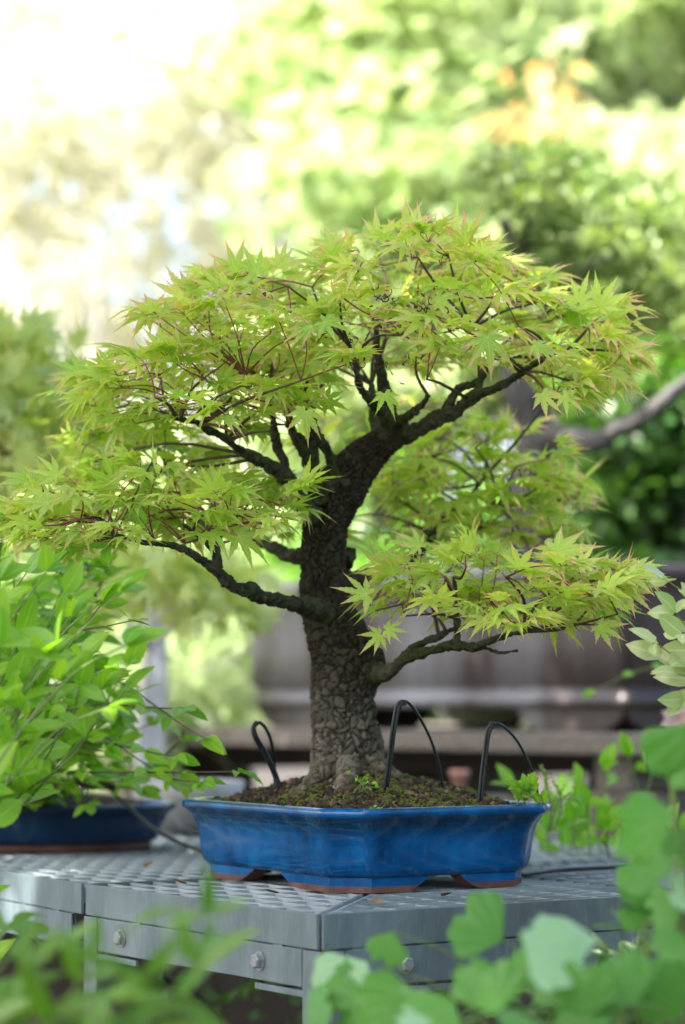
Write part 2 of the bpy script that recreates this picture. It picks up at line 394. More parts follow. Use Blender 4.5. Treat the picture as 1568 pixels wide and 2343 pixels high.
# blue glaze
m, nt_, n, l, bs = nmat('blue_glaze')
f1 = noise(n, l, 14, 6, .65); f2 = noise(n, l, 55, 5, .7, (1, 1, .5))
c = ramp(n, l, f1, [(.32, (.000, .040, .14)), (.52, (.000, .085, .27)), (.72, (.002, .15, .42))])
c = mixc(n, l, ramp(n, l, f2, [(.55, 0.), (.75, .5)]), c, (.01, .16, .34))
vo = n.new('ShaderNodeTexVoronoi'); vo.inputs['Scale'].default_value = 34; tc = n.new('ShaderNodeTexCoord'); l.new(tc.outputs['Object'], vo.inputs['Vector'])
c = mixc(n, l, ramp(n, l, vo.outputs['Distance'], [(.02, 1.), (.045, 0.)]), c, mixc(n, l, ramp(n, l, noise(n, l, 25, 2), [(.64, 0.), (.68, 1.)]), c, (.4, .45, .5)))
sxz = n.new('ShaderNodeSeparateXYZ'); l.new(tc.outputs['Object'], sxz.inputs[0])
wz = n.new('ShaderNodeMath'); wz.operation = 'MULTIPLY_ADD'; l.new(noise(n, l, 22, 5, .7), wz.inputs[0]); wz.inputs[1].default_value = .035; l.new(sxz.outputs[2], wz.inputs[2])
mz = n.new('ShaderNodeMapRange'); l.new(wz.outputs[0], mz.inputs[0]); mz.inputs[1].default_value = .088; mz.inputs[2].default_value = .108
bnd = n.new('ShaderNodeMath'); bnd.operation = 'MULTIPLY'; l.new(mz.outputs[0], bnd.inputs[0])
mz2 = n.new('ShaderNodeMapRange'); l.new(sxz.outputs[2], mz2.inputs[0]); mz2.inputs[1].default_value = .098; mz2.inputs[2].default_value = .104; mz2.inputs[3].default_value = .75; mz2.inputs[4].default_value = 0
l.new(mz2.outputs[0], bnd.inputs[1])
c = mixc(n, l, bnd.outputs[0], c, ramp(n, l, noise(n, l, 70, 4, .7, (1, 1, .4)), [(.4, (.001, .018, .05)), (.62, (.006, .06, .12)), (.72, (.05, .14, .2))]))
l.new(c, bs.inputs['Base Color']); bs.inputs['Roughness'].default_value = .11
bs.inputs['Coat Weight'].default_value = .4; bs.inputs['Coat Roughness'].default_value = .05
f3 = noise(n, l, 30, 4, .6); bump(n, l, f3, bs, .18, .004); M['glaze'] = m
M['navy'] = plainmat('navy_glaze', (.006, .026, .075), (.012, .045, .115), 18, .22, 0, .15, .004)
M['terra'] = plainmat('bare_clay', (.085, .036, .026), (.18, .09, .072), 45, .8, 0, .3, .001)
M['cable'] = plainmat('black_cable', (.008, .012, .014), (.02, .028, .03), 80, .35, 0, .1, .0005)
# soil, moss
m, nt_, n, l, bs = nmat('potting_soil'); at = n.new('ShaderNodeAttribute'); at.attribute_name = 'Col'
sp = n.new('ShaderNodeSeparateColor'); l.new(at.outputs['Color'], sp.inputs[0])
c = ramp(n, l, noise(n, l, 190, 6, .75), [(.3, (.008, .006, .005)), (.55, (.045, .028, .018)), (.8, (.16, .09, .055))])
c = mixc(n, l, ramp(n, l, noise(n, l, 26, 4, .6), [(.53, 0.), (.64, 1.)]), c, ramp(n, l, noise(n, l, 260, 4), [(.3, (.05, .07, .01)), (.7, (.17, .2, .025))]))
c = mixc(n, l, ramp(n, l, noise(n, l, 33, 3, .6, (1.2, .9, 1)), [(.63, 0.), (.69, .8)]), c, (.26, .12, .045))
l.new(c, bs.inputs['Base Color']); bs.inputs['Roughness'].default_value = .95
bump(n, l, noise(n, l, 240, 6, .8), bs, 1., .006); M['soil'] = m
def granmat():
    m, nt_, n, l, bs = nmat('soil_crumb'); at = n.new('ShaderNodeAttribute'); at.attribute_name = 'Col'
    sp = n.new('ShaderNodeSeparateColor'); l.new(at.outputs['Color'], sp.inputs[0])
    l.new(ramp(n, l, sp.outputs[0], [(0., (.012, .009, .007)), (.35, (.04, .028, .02)), (.62, (.10, .062, .038)), (.85, (.20, .13, .085)), (1., (.42, .36, .30))]), bs.inputs['Base Color'])
    bs.inputs['Roughness'].default_value = .9; return m
M['crumb'] = granmat()
M['moss'] = plainmat('moss', (.05, .075, .01), (.22, .25, .03), 300, .95, 0, 1., .004)
M['ground'] = plainmat('earth', (.024, .020, .016), (.05, .044, .038), 1.6, .95, 0, .6, .05)
M['path'] = plainmat('gravel', (.30, .27, .23), (.42, .39, .34), 3, .95, 0, .6, .02)
# the big brown container
m, nt_, n, l, bs = nmat('brown_stoneware')
f1 = noise(n, l, 1.8, 5, .6, (1, 1, .25)); f2 = noise(n, l, 14, 5, .7, (1, 1, .12))
c = ramp(n, l, f1, [(.36, (.026, .016, .013)), (.48, (.055, .043, .040)), (.60, (.20, .205, .22))])  # bluish-grey end is reflected light painted into the brown
c = mixc(n, l, ramp(n, l, f2, [(.5, 0.), (.75, .55)]), c, (.11, .10, .105))
l.new(c, bs.inputs['Base Color']); bs.inputs['Roughness'].default_value = .38; M['brown'] = m
M['wood'] = plainmat('weathered_wood', (.10, .085, .07), (.22, .20, .17), 9, .85, 0, .4, .004, (.2, 6, 6))
M['concrete'] = plainmat('old_concrete', (.06, .05, .04), (.16, .14, .12), 12, .9, 0, .5, .004)
M['greypot'] = plainmat('grey_clay', (.34, .33, .32), (.5, .49, .48), 18, .6, 0, .2, .002)
M['post'] = plainmat('grey_post', (.36, .38, .40), (.50, .52, .54), 14, .6, .2, .2, .002)

# ------------------------------------------------------------------ the setting
def sheet(name, x0, x1, y0, y1, z, mat, n=60, amp=.0):
    X, Y = np.meshgrid(np.linspace(x0, x1, n), np.linspace(y0, y1, n)); Z = z+amp*(np.sin(X*1.3+Y*.7)+np.sin(Y*1.9-X*.4))
    V = np.stack([X, Y, Z], -1).reshape(-1, 3); i, j = np.meshgrid(np.arange(n-1), np.arange(n-1)); b = (j*n+i).ravel()
    o = mesh_obj(name, V, np.stack([b, b+1, b+n+1, b+n], -1), mat); tag(o, kind='structure'); return o
sheet('ground', -150, 150, -30, 260, 0, M['ground'], 50)
# wooded slope rising behind the garden
n_ = 70; X, Y = np.meshgrid(np.linspace(-60, 70, n_), np.linspace(17, 60, n_))
Z = -.1+(Y-17)*.16*(1/(1+np.exp(-(X-2)/3)))+.3*np.sin(X*.5)*np.sin(Y*.3)*np.clip((Y-17)/6, 0, 1)
i, j = np.meshgrid(np.arange(n_-1), np.arange(n_-1)); b = (j*n_+i).ravel()
tag(mesh_obj('hillside', np.stack([X, Y, Z], -1).reshape(-1, 3), np.stack([b, b+1, b+n_+1, b+n_], -1), M['ground']), kind='structure')
# pale gravel path to the left
V = []; 
for k in range(30):
    yy = 15+k*.8; xc = -2.2-.9*math.sin(k*.16)
    V += [(xc-1.6-.05*k, yy, .004), (xc+1.0, yy, .004)]
tag(mesh_obj('path', V, [(2*k, 2*k+1, 2*k+3, 2*k+2) for k in range(29)], M['path']), kind='structure')

# ------------------------------------------------------------------ grating tables
A_T = math.radians(34.4)
CORNER = np.array([P(733, 2092, 1)[0]*0, 0, 0])
def hit(x, y, z):
    d = P(x, y, 1)-np.array([0, 0, CAMZ]); t = (z-CAMZ)/d[2]; return np.array([0, 0, CAMZ])+d*t
CORNER = hit(731, 2092, TZ)
def loc(T, x, y, z=0):
    c, s_ = math.cos(T[1]), math.sin(T[1]); return np.array([T[0][0]+x*c-y*s_, T[0][1]+x*s_+y*c, T[0][2]+z])
def grating_table(label, origin, rz, W_, D_, miter, bolts=True, legs=((0, 0), (1, 0), (0, 1), (1, 1))):
    t = empty('grating_table', (origin[0], origin[1], 0), label, 'table', 'galvanised grating tables', rz)
    lip = .043; g = .0025; Z = TZ
    b = MB()
    # banding round the edge
    e = .0062
    b.box((e, 0, Z-lip), (W_-e, .005, Z), bev=.0008); b.box((e, D_-.005, Z-lip), (W_-e, D_, Z), bev=.0008)
    b.box((0, e, Z-lip), (.005, D_-e, Z), bev=.0008); b.box((W_-.005, e, Z-lip), (W_, D_-e, Z), bev=.0008)
    b.build('edge_band', M['steel'], t, world=False)
    b = MB(); pit = .037; cr = .066; th = .0017; dp = .032; zt = Z-.0012
    if miter:
        k = 1
        while k*pit < min(W_, D_)-.01:
            q = k*pit
            b.box((q-th, q+.008, zt-dp), (q+th, D_-.0055, zt)); b.box((q+.008, q-th, zt-dp), (W_-.0055, q+th, zt)); k += 1
        k = 1
        while k*cr < min(W_, D_)-.01:
            q = k*cr
            b.box((.0055, q-.003, zt-.010), (q-.008, q+.003, zt-.0008)); b.box((q-.003, .0055, zt-.010), (q+.003, q-.008, zt-.0008)); k += 1
        dl = min(W_, D_)-.012; c45 = math.cos(math.pi/4)
        for sgn in (-1, 1):
            o1 = sgn*.0075
            V = []
            for (s0, off) in ((.014, -.0022), (.014, .0022), (dl*1.414, .0022), (dl*1.414, -.0022)):
                for zz in (zt-.03, zt+.0004):
                    V.append((s0*c45-(o1+off)*c45, s0*c45+(o1+off)*c45, zz))
            b.add(V, [(1, 3, 5, 7), (0, 6, 4, 2), (0, 2, 3, 1), (2, 4, 5, 3), (4, 6, 7, 5), (6, 0, 1, 7)])
    else:
        k = 1
        while k*pit < W_-.01: b.box((k*pit-th, .0055, zt-dp), (k*pit+th, D_-.0055, zt)); k += 1
        k = 1
        while k*cr < D_-.01: b.box((.0055, k*cr-.003, zt-.010), (W_-.0055, k*cr+.003, zt-.0008)); k += 1
    b.build('grating', M['grate'], t, world=False)
    # rails under the band, butted between the legs
    L = .038; z1 = Z-lip-.0022; z0 = z1-.046
    def rail(a, c):
        r = MB(); r.box((a[0], a[1], z0), (c[0], c[1], z1), bev=.001)
        # small weld tabs joining rail and band
        return r
    RL = {}
    r = rail((L+.0025, .0006), (W_-L-.0025, .0040)); r.box((L+.003, .0060, z1-.03), (W_-L-.003, .0085, Z-lip+.012)); r.box((L+.0025, .004, z0-.0), (W_-L-.0025, .03, z0+.003))
    r.box((.05, .0012, z1-.001), (.075, .0045, z1+.0032)); r.box((.22+.1, .0012, z1-.001), (.32+.03, .0045, z1+.0032)); RL['x'] = r.build('rail', M['steel'], t, world=False)
    r = rail((.0006, L+.0025), (.0040, D_-L-.0025)); r.box((.0060, L+.003, z1-.03), (.0085, D_-L-.003, Z-lip+.012)); r.box((.004, L+.0025, z0), (.03, D_-L-.0025, z0+.003))
    for yy in (.085, .21, .44): r.box((.0012, yy, z1-.001), (.0045, yy+.02, z1+.0032))
    RL['y'] = r.build('rail', M['steel'], t, world=False)
    rail((L+.0025, D_-.004), (W_-L-.0025, D_-.0006)).build('rail', M['steel'], t, world=False)
    rail((W_-.004, L+.0025), (W_-.0006, D_-L-.0025)).build('rail', M['steel'], t, world=False)
    for (i_, j_) in legs:
        x0 = 0 if i_ == 0 else W_-L; y0 = 0 if j_ == 0 else D_-L; k = MB()
        # angle section legs
        xo = (x0+.0002, x0+.0052) if i_ == 0 else (x0+L-.0052, x0+L-.0002)
        yo = (y0+.0002, y0+.0052) if j_ == 0 else (y0+L-.0052, y0+L-.0002)
        k.box((xo[0], y0+.0002, .004), (xo[1], y0+L, z1), bev=.0012)
        k.box((x0+.0008, yo[0], .004), (x0+L, yo[1], z1-.0005), bev=.0012)
        k.box((x0-.005, y0-.005, 0), (x0+L+.005, y0+L+.005, .0038)); k.build('leg', M['steel'], t, world=False)
        # cleat below the rail ends
        q = MB()
        if i_ == 0: q.box((x0+.001, y0+L if j_ == 0 else y0-.11, z0-.012), (x0+.006, y0+L+.11 if j_ == 0 else y0, z0-.004), bev=.001)
        if j_ == 0: q.box((x0+L if i_ == 0 else x0-.20, y0+.001, z0-.012), (x0+L+.20 if i_ == 0 else x0, y0+.006, z0-.004), bev=.001)
        if q.n: q.build('cleat', M['steel'], t, world=False)
    if bolts:
        zc = (z0+z1)/2+.001
        for (ax, q) in (('x', .128), ('x', W_-.11), ('y', .135), ('y', D_-.11)):
            k = MB(); rot = .35+q*3
            V = []; R = .0098
            for d_ in (0, .0072, .0088):
                rr = R if d_ < .008 else R*.80
                for h in range(6):
                    a = rot+h*math.pi/3; V.append((rr*math.cos(a), -d_, rr*math.sin(a)))
            Fc = [(i, (i+1) % 6, 6+(i+1) % 6, 6+i) for i in range(6)]+[(6+i, 6+(i+1) % 6, 12+(i+1) % 6, 12+i) for i in range(6)]+[(12, 13, 14, 15, 16, 17)]
            n0 = len(V)
            for h in range(16):
                a = h*math.pi/8; V.append((.0125*math.cos(a), -.0009, .0125*math.sin(a)))
            for h in range(16):
                a = h*math.pi/8; V.append((.0125*math.cos(a), 0.0006, .0125*math.sin(a)))
            Fc += [tuple(n0+h for h in range(16))]+[(n0+h, n0+(h+1) % 16, n0+16+(h+1) % 16, n0+16+h) for h in range(16)]
            V = np.array(V)
            if ax == 'x': V = V+np.array([q, -.0004, zc])
            else: V = np.stack([V[:, 1]-.0004, V[:, 0]+q, V[:, 2]+zc], -1)
            k.add(V, Fc); k.build('bolt', M['bolt'], RL[ax], world=False)
    return t
T1 = (CORNER, A_T)
grating_table('galvanised grating table with the mitred corner under the bright blue pot', CORNER, A_T, .62, .60, True)
o2 = loc(T1, .0, .603); A2 = A_T+math.radians(-0+4.2)
A2 = A_T-math.radians(4.2)
grating_table('galvanised grating table carrying the navy pot at the left', o2, A_T-math.radians(4.2)*-1 if False else A_T-math.radians(4.2), 1.2, 1.9, False, bolts=False, legs=((0, 1), (1, 1), (1, 0)))
o3 = loc(T1, .624, 0)
grating_table('galvanised grating table at the right behind the ginkgo leaves', o3, A_T, .9, .60, False, legs=((0, 0), (1, 0), (0, 1), (1, 1)))

for k, (a, b_, lb) in enumerate(((1388, 2078, 'curled brown leaf scrap on the grating right of the seam'), (640, 2046, 'brown leaf scrap on the grating near the left foot of the blue pot'), (1010, 2052, 'brown leaf scrap on the grating in front of the blue pot'), (330, 1985, 'brown leaf scrap on the grating below the navy pot'), (430, 2024, 'pale dry leaf scrap near the left table edge'))):
    c_ = hit(a, b_, TZ+.002) if k else hit(862, 2072, TZ+.002); vv, ff, cc = ovate(.6, .5, -.3, nseg=4); vv = vv*.022
    vv[:, 2] += .0015; o = mesh_obj('fallen_leaf', xf(vv, (0, 0, 0), k*1.9), ff, plainmat('dry_leaf', (.10, .05, .025), (.28, .17, .09), 120, .8, 0, 0)); o.location = c_; tag(o, lb, 'leaf', 'dry leaf scraps on the grating')
# ------------------------------------------------------------------ blue pot
PR = math.radians(32)
PC = np.array([.030, 3.534, TZ])
PA_, PB_ = .24, .1925
def outline(inset, n_side=26, n_ch=9, cut=.042, dent=.0025):
    X = PB_-inset; Yh = PA_-inset; pts = []
    quad = [(1, 1), (-1, 1), (-1, -1), (1, -1)]
    for k, (sx, sy) in enumerate(quad):
        a = np.array([sx*X, sy*(Yh-cut)]); b_ = np.array([sx*(X-cut), sy*Yh])
        if k % 2: a, b_ = b_, a
        nrm = -np.array([sx, sy])/math.sqrt(2)
        for i in range(n_ch):
            f = i/(n_ch-1); pts.append(a*(1-f)+b_*f+nrm*dent*(math.sin(math.pi*f)**.8 if 0 < f < 1 else 0))
        sx2, sy2 = quad[(k+1) % 4]
        c = np.array([sx2*(X-cut), sy2*Yh]) if k % 2 == 0 else np.array([sx2*X, sy2*(Yh-cut)])
        for i in range(1, n_side): f = i/n_side; pts.append(b_*(1-f)+c*f)
    p = np.array(pts)
    return p
prof = [(.046, .019), (.030, .020), (.0245, .026), (.0225, .034), (.021, .045), (.0195, .060), (.0175, .074), (.0140, .087), (.0095, .096), (.005, .1005), (.001, .1035), (0, .107), (.0005, .1115), (.003, .1142), (.007, .115), (.013, .1148), (.0165, .1135), (.018, .110), (.021, .100), (.025, .085), (.03, .06)]
V = []; nO = len(outline(0))
for ins, z in prof:
    q = outline(ins); V += [(a, b_, z) for a, b_ in q]
Fc = []
for k in range(len(prof)-1):
    for i in range(nO): Fc.append((k*nO+i, k*nO+(i+1) % nO, (k+1)*nO+(i+1) % nO, (k+1)*nO+i))
Fc.append(tuple(range(nO))[::-1])
pot = empty('bonsai_pot', PC, 'bright blue glazed rectangular bonsai pot with notched corners, under the maple', 'pot', None, PR)
mesh_obj('pot_body', V, Fc, M['glaze'], pot, world=False)
# bracket feet wrapping each notched corner
ol = outline(.031); inn = outline(.052)
seg = np.linalg.norm(np.roll(ol, -1, 0)-ol, axis=1); cum = np.concatenate([[0], np.cumsum(seg)]); tot = cum[-1]
corner_ids = [4+k*(9+25) for k in range(4)]
for ci in corner_ids:
    span = 14; ids = [(ci+d) % nO for d in range(-span, span+1)]
    V = []; Fc = []; mi = []
    for q, ii in enumerate(ids):
        f = abs(q-span)/span; lift = 0 if f < .74 else (.019*((f-.74)/.26)**1.5)
        top = .0215; zz = [min(lift, .018), min(max(.0082, lift), .0185), top]
        a = np.array(ol[ii]); c = np.array(inn[ii]); m_ = .0025*(1-f)
        for z in zz: V.append((*a, z))
        for z in (zz[2], zz[0]): V.append((*c, z))
    for q in range(len(ids)-1):
        b_ = q*5
        for s_ in range(5):
            n2 = (s_+1) % 5; Fc.append((b_+s_, b_+n2, b_+5+n2, b_+5+s_)); mi.append(0 if s_ == 0 else (1 if s_ == 1 else 0))
    Fc.append((0, 1, 2, 3, 4)); mi.append(0); e_ = (len(ids)-1)*5; Fc.append((e_+4, e_+3, e_+2, e_+1, e_)); mi.append(0)
    mesh_obj('foot', V, Fc, [M['terra'], M['glaze']], pot, smooth=False, midx=mi, world=False)
# soil mound
def pot_local(x, y, z): return xf([(x, y, z)], PC, PR)[0]
def soil_h(x, y):
    dx = np.abs(x)/(PB_-.02); dy = np.abs(y)/(PA_-.02); r = np.clip((dx**3+dy**3)**(1/3), 0, 1)
    h = .1085+.046*np.clip(1-r**1.6, 0, 1)
    h = h+.0022*np.sin(x*90+1)*np.sin(y*75)+.0016*np.sin(x*210+y*90)+.0012*np.sin(y*260-x*130)*np.clip(3*(1-r), 0, 1)
    return h
so_o = outline(.0185); V = []; NR = 46
for k in range(NR+1):
    f = k/NR
    for a, b_ in so_o: V.append((a*f, b_*f, 0))
V = np.array(V); V[:, 2] = soil_h(V[:, 0], V[:, 1])+rng.normal(0, .0009, len(V))
Fc = np.array([(k*nO+i, k*nO+(i+1) % nO, (k+1)*nO+(i+1) % nO, (k+1)*nO+i) for k in range(NR) for i in range(nO)])
soil = mesh_obj('soil', xf(V, PC, PR), Fc, M['soil'])
tag(soil, 'dark crumbly potting soil mounded in the bright blue pot', 'soil', kind='stuff')
def ico(seed):
    import bmesh
    r_ = np.random.default_rng(seed); bm = bmesh.new(); bmesh.ops.create_icosphere(bm, subdivisions=1, radius=1)
    V_ = np.array([v.co[:] for v in bm.verts])*r_.uniform(.7, 1.2, (len(bm.verts), 1)); F_ = np.array([[v.index for v in f.verts] for f in bm.faces]); bm.free()
    return V_, F_, np.zeros(len(V_))
ICOS = [ico(k) for k in range(4)]
def rand_rot(n):
    q = norm(rng.normal(0, 1, (n, 4))); a, b_, c, d = q.T
    return np.stack([np.stack([1-2*(c*c+d*d), 2*(b_*c-a*d), 2*(b_*d+a*c)], -1), np.stack([2*(b_*c+a*d), 1-2*(b_*b_+d*d), 2*(c*d-a*b_)], -1), np.stack([2*(b_*d-a*c), 2*(c*d+a*b_), 1-2*(b_*b_+c*c)], -1)], 1)
n = 5200; x = rng.uniform(-PB_+.024, PB_-.024, n); y = rng.uniform(-PA_+.024, PA_-.024, n)
k = (np.abs(x)/(PB_-.022)+np.abs(y)/(PA_-.022)) < 1.80; x, y = x[k], y[k]; n = len(x)
pos = xf(np.stack([x, y, soil_h(x, y)+.0008], -1), PC, PR)
V, Fc, C = scatter(ICOS, pos, rand_rot(n), (.0012+.0050*rng.uniform(0, 1, n)**2.2)[:, None]*rng.uniform(.5, 1.4, (n, 3)), rng.beta(1.6, 2.6, n))
tag(mesh_obj('soil_crumbs', V, Fc, M['crumb'], None, C, smooth=False), 'brown, orange and cream crumbs strewn over the soil around the trunk', 'crumbs', kind='stuff')
# moss tufts
n = 9000; cl = 60; cx = rng.uniform(-PB_+.035, PB_-.035, cl); cy = rng.uniform(-PA_+.035, PA_-.035, cl); ci = rng.integers(0, cl, n)
rr = rng.uniform(.006, .024, cl)
x = cx[ci]+rng.normal(0, 1, n)*rr[ci]*.8; y = cy[ci]+rng.normal(0, 1, n)*rr[ci]*.8
k = (np.abs(x) < PB_-.024) & (np.abs(y) < PA_-.024) & ((np.abs(x)/(PB_-.022)+np.abs(y)/(PA_-.022)) < 1.8); x, y, ci = x[k], y[k], ci[k]; n = len(x)
d = np.hypot(x-cx[ci], y-cy[ci])/rr[ci]
pos = xf(np.stack([x, y, soil_h(x, y)+.0035*np.exp(-d*d)], -1), PC, PR)
V, Fc, C = scatter(ICOS, pos, rand_rot(n), rng.uniform(.0009, .0022, n)[:, None]*np.array([[1, 1, 1.3]]), rng.uniform(0, 1, n))
tag(mesh_obj('moss', V, Fc, M['moss'], None, C), 'yellow green moss patches growing over the soil in the bright blue pot', 'moss', kind='stuff')

# ------------------------------------------------------------------ the maple bonsai
Y0 = 3.53
tree = empty('maple_bonsai', (P(800, 1800, Y0)[0], Y0, TZ+.13), 'sharp bonsai maple with yellow green star leaves growing in the bright blue pot', 'bonsai tree')
LIMBS = []
tb = MB()
def limb(pp, sides=20, cell=.009, depth=.0022, knob=.28, step=.003, seed=1, knobf=150, store=True, mb=None, stretch=1.1):
    pts = [P(a, b_, c) for a, b_, c, d in pp]; rad = [px(d, c)/2 for a, b_, c, d in pp]
    V, Fc, C, p, r = bark_tube(pts, rad, sides, step, cell, depth, knob, knobf, seed, stretch)
    (mb or tb).add(V, Fc, 0, C)
    if store: LIMBS.append(p)
# trunk
tr = [(812, 1835, 3.53, 250), (808, 1808, 3.53, 222), (803, 1780, 3.53, 192), (797, 1745, 3.53, 176), (794, 1700, 3.53, 162), (788, 1650, 3.53, 146), (785, 1600, 3.53, 143), (788, 1550, 3.53, 152), (786, 1500, 3.53, 150), (768, 1450, 3.53, 138), (752, 1400, 3.53, 122), (742, 1350, 3.53, 114), (740, 1300, 3.53, 106), (740, 1250, 3.53, 104), (746, 1200, 3.53, 106), (758, 1160, 3.53, 118), (778, 1120, 3.53, 124), (806, 1080, 3.53, 108), (838, 1044, 3.53, 92), (868, 1018, 3.53, 76), (898, 996, 3.52, 64), (925, 988, 3.5, 50)]
tm = MB()
tr = [(a, b_, c, d*(.93 if b_ < 1400 else .97)) for a, b_, c, d in tr]
limb(tr, 210, .0086, .0052, .05, .0019, 11, 38, mb=tm, stretch=1.25)
# roots
limb([(850, 1745, 3.50, 50), (885, 1780, 3.48, 54), (922, 1800, 3.47, 44), (965, 1815, 3.47, 34), (1000, 1832, 3.46, 18)], 60, .0085, .0022, .1, .003, 3, 60, False, tm)
limb([(752, 1745, 3.50, 44), (728, 1780, 3.48, 48), (700, 1806, 3.46, 36), (664, 1826, 3.44, 20)], 60, .0085, .0022, .12, .003, 4, 60, False, tm)
limb([(800, 1750, 3.49, 56), (794, 1790, 3.45, 60), (788, 1822, 3.42, 48), (775, 1848, 3.39, 26)], 60, .0085, .0022, .12, .003, 5, 60, False, tm)
limb([(755, 1745, 3.58, 50), (722, 1790, 3.61, 46), (696, 1812, 3.63, 30)], 30, .013, .003, .12, .003, 6, 60, False, tm)
limb([(880, 1500, 3.53, 30), (850, 1505, 3.53, 66), (815, 1480, 3.53, 92), (790, 1440, 3.53, 90)], 60, .0085, .0022, .12, .003, 8, 60, False, tm)
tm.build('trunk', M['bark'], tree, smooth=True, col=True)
# right top limb
limb([(898, 1000, 3.52, 56), (930, 992, 3.50, 42), (962, 980, 3.48, 34), (1000, 958, 3.46, 36), (1036, 945, 3.44, 29), (1085, 906, 3.42, 27), (1135, 888, 3.40, 19), (1190, 855, 3.38, 14), (1240, 822, 3.36, 12), (1300, 800, 3.34, 8)], 26, seed=21)
limb([(1020, 955, 3.46, 26), (1030, 920, 3.44, 22), (1050, 890, 3.43, 18), (1100, 868, 3.42, 14), (1120, 820, 3.42, 9)], seed=22)
limb([(880, 1005, 3.52, 44), (892, 960, 3.5, 36), (890, 925, 3.5, 34), (880, 890, 3.5, 28), (872, 850, 3.49, 22), (865, 800, 3.48, 14), (860, 740, 3.47, 8)], seed=23)
limb([(885, 955, 3.5, 30), (862, 930, 3.47, 24), (838, 905, 3.44, 20), (822, 880, 3.42, 16), (815, 840, 3.4, 12), (800, 790, 3.38, 7)], seed=24)
limb([(895, 965, 3.5, 26), (930, 955, 3.47, 20), (960, 930, 3.45, 15), (980, 905, 3.43, 11)], seed=25)
limb([(870, 1010, 3.55, 30), (858, 965, 3.58, 24), (856, 930, 3.60, 20), (850, 880, 3.62, 13)], seed=26)
limb([(1090, 905, 3.42, 18), (1100, 860, 3.42, 13), (1095, 810, 3.42, 9), (1080, 750, 3.42, 6)], seed=27)
# middle stubs
limb([(735, 1140, 3.5, 52), (716, 1100, 3.48, 38), (712, 1060, 3.47, 36), (700, 1030, 3.46, 38), (684, 1010, 3.45, 28), (668, 985, 3.44, 20), (660, 950, 3.43, 13), (650, 900, 3.42, 8)], seed=31)
limb([(712, 1040, 3.47, 34), (716, 1000, 3.46, 26), (712, 960, 3.45, 22), (705, 915, 3.44, 16), (700, 860, 3.43, 10)], seed=32)
limb([(756, 1120, 3.5, 40), (762, 1080, 3.49, 28), (755, 1040, 3.48, 26), (738, 1012, 3.47, 24), (722, 985, 3.46, 18), (715, 940, 3.45, 12), (740, 880, 3.44, 8)], seed=33)
# left high limb
limb([(720, 1180, 3.50, 46), (688, 1150, 3.48, 42), (668, 1110, 3.46, 36), (645, 1085, 3.44, 34), (612, 1062, 3.42, 28), (578, 1045, 3.40, 26), (545, 1026, 3.38, 17), (512, 1000, 3.36, 15), (480, 985, 3.34, 17), (452, 968, 3.32, 12), (400, 955, 3.30, 8)], seed=41)
limb([(664, 1105, 3.46, 24), (652, 1060, 3.46, 19), (636, 1025, 3.46, 20), (628, 985, 3.46, 18), (624, 950, 3.46, 12), (610, 900, 3.45, 8)], seed=42)
# left low limb
limb([(735, 1400, 3.50, 64), (702, 1388, 3.46, 42), (668, 1380, 3.42, 32), (630, 1372, 3.40, 30), (600, 1366, 3.38, 30), (572, 1350, 3.36, 34), (548, 1346, 3.35, 26), (520, 1330, 3.34, 30), (498, 1305, 3.33, 24), (472, 1288, 3.32, 19), (450, 1272, 3.31, 20), (420, 1256, 3.30, 14), (380, 1245, 3.29, 12), (330, 1240, 3.28, 9), (270, 1225, 3.27, 6)], 26, seed=51)
limb([(498, 1310, 3.33, 18), (494, 1282, 3.32, 15), (480, 1250, 3.31, 12), (452, 1225, 3.30, 10), (420, 1200, 3.29, 6)], seed=52)
limb([(505, 1300, 3.33, 16), (498, 1270, 3.33, 12), (500, 1235, 3.33, 9), (515, 1200, 3.33, 5)], seed=53)
limb([(700, 1272, 3.56, 40), (660, 1270, 3.60, 30), (625, 1252, 3.65, 26), (590, 1238, 3.70, 20), (540, 1225, 3.74, 12), (470, 1190, 3.78, 7)], seed=54)
# right limbs
limb([(770, 1335, 3.55, 60), (802, 1332, 3.60, 46), (832, 1320, 3.65, 34), (870, 1310, 3.68, 26), (905, 1300, 3.70, 26), (938, 1275, 3.72, 24), (965, 1262, 3.74, 16), (990, 1225, 3.76, 18), (1020, 1185, 3.77, 22), (1045, 1160, 3.78, 14), (1075, 1135, 3.79, 10), (1110, 1090, 3.8, 7)], 24, seed=61)
limb([(1030, 1180, 3.77, 14), (1080, 1172, 3.76, 9), (1140, 1160, 3.75, 6)], seed=62)
limb([(785, 1285, 3.55, 46), (800, 1268, 3.56, 36), (804, 1252, 3.56, 20)], seed=63)
limb([(846, 1540, 3.52, 62), (876, 1542, 3.48, 36), (900, 1528, 3.46, 26), (925, 1508, 3.44, 24), (960, 1496, 3.42, 22), (1000, 1484, 3.40, 20), (1040, 1476, 3.38, 24), (1085, 1480, 3.36, 20), (1120, 1466, 3.34, 15), (1165, 1452, 3.33, 11), (1200, 1445, 3.32, 7)], 24, seed=64)
limb([(915, 1515, 3.45, 20), (942, 1485, 3.44, 18), (975, 1468, 3.43, 17), (1005, 1455, 3.42, 15), (1030, 1440, 3.4, 8)], seed=65)
limb([(1045, 1474, 3.38, 16), (1046, 1440, 3.37, 14), (1045, 1405, 3.36, 13), (1042, 1370, 3.35, 9), (1040, 1320, 3.34, 6)], seed=66)
limb([(1100, 1476, 3.36, 9), (1140, 1492, 3.35, 7), (1185, 1488, 3.34, 4)], seed=67)
tb.build('limbs', M['limb'], tree, smooth=True, col=True)
LP = np.concatenate(LIMBS)
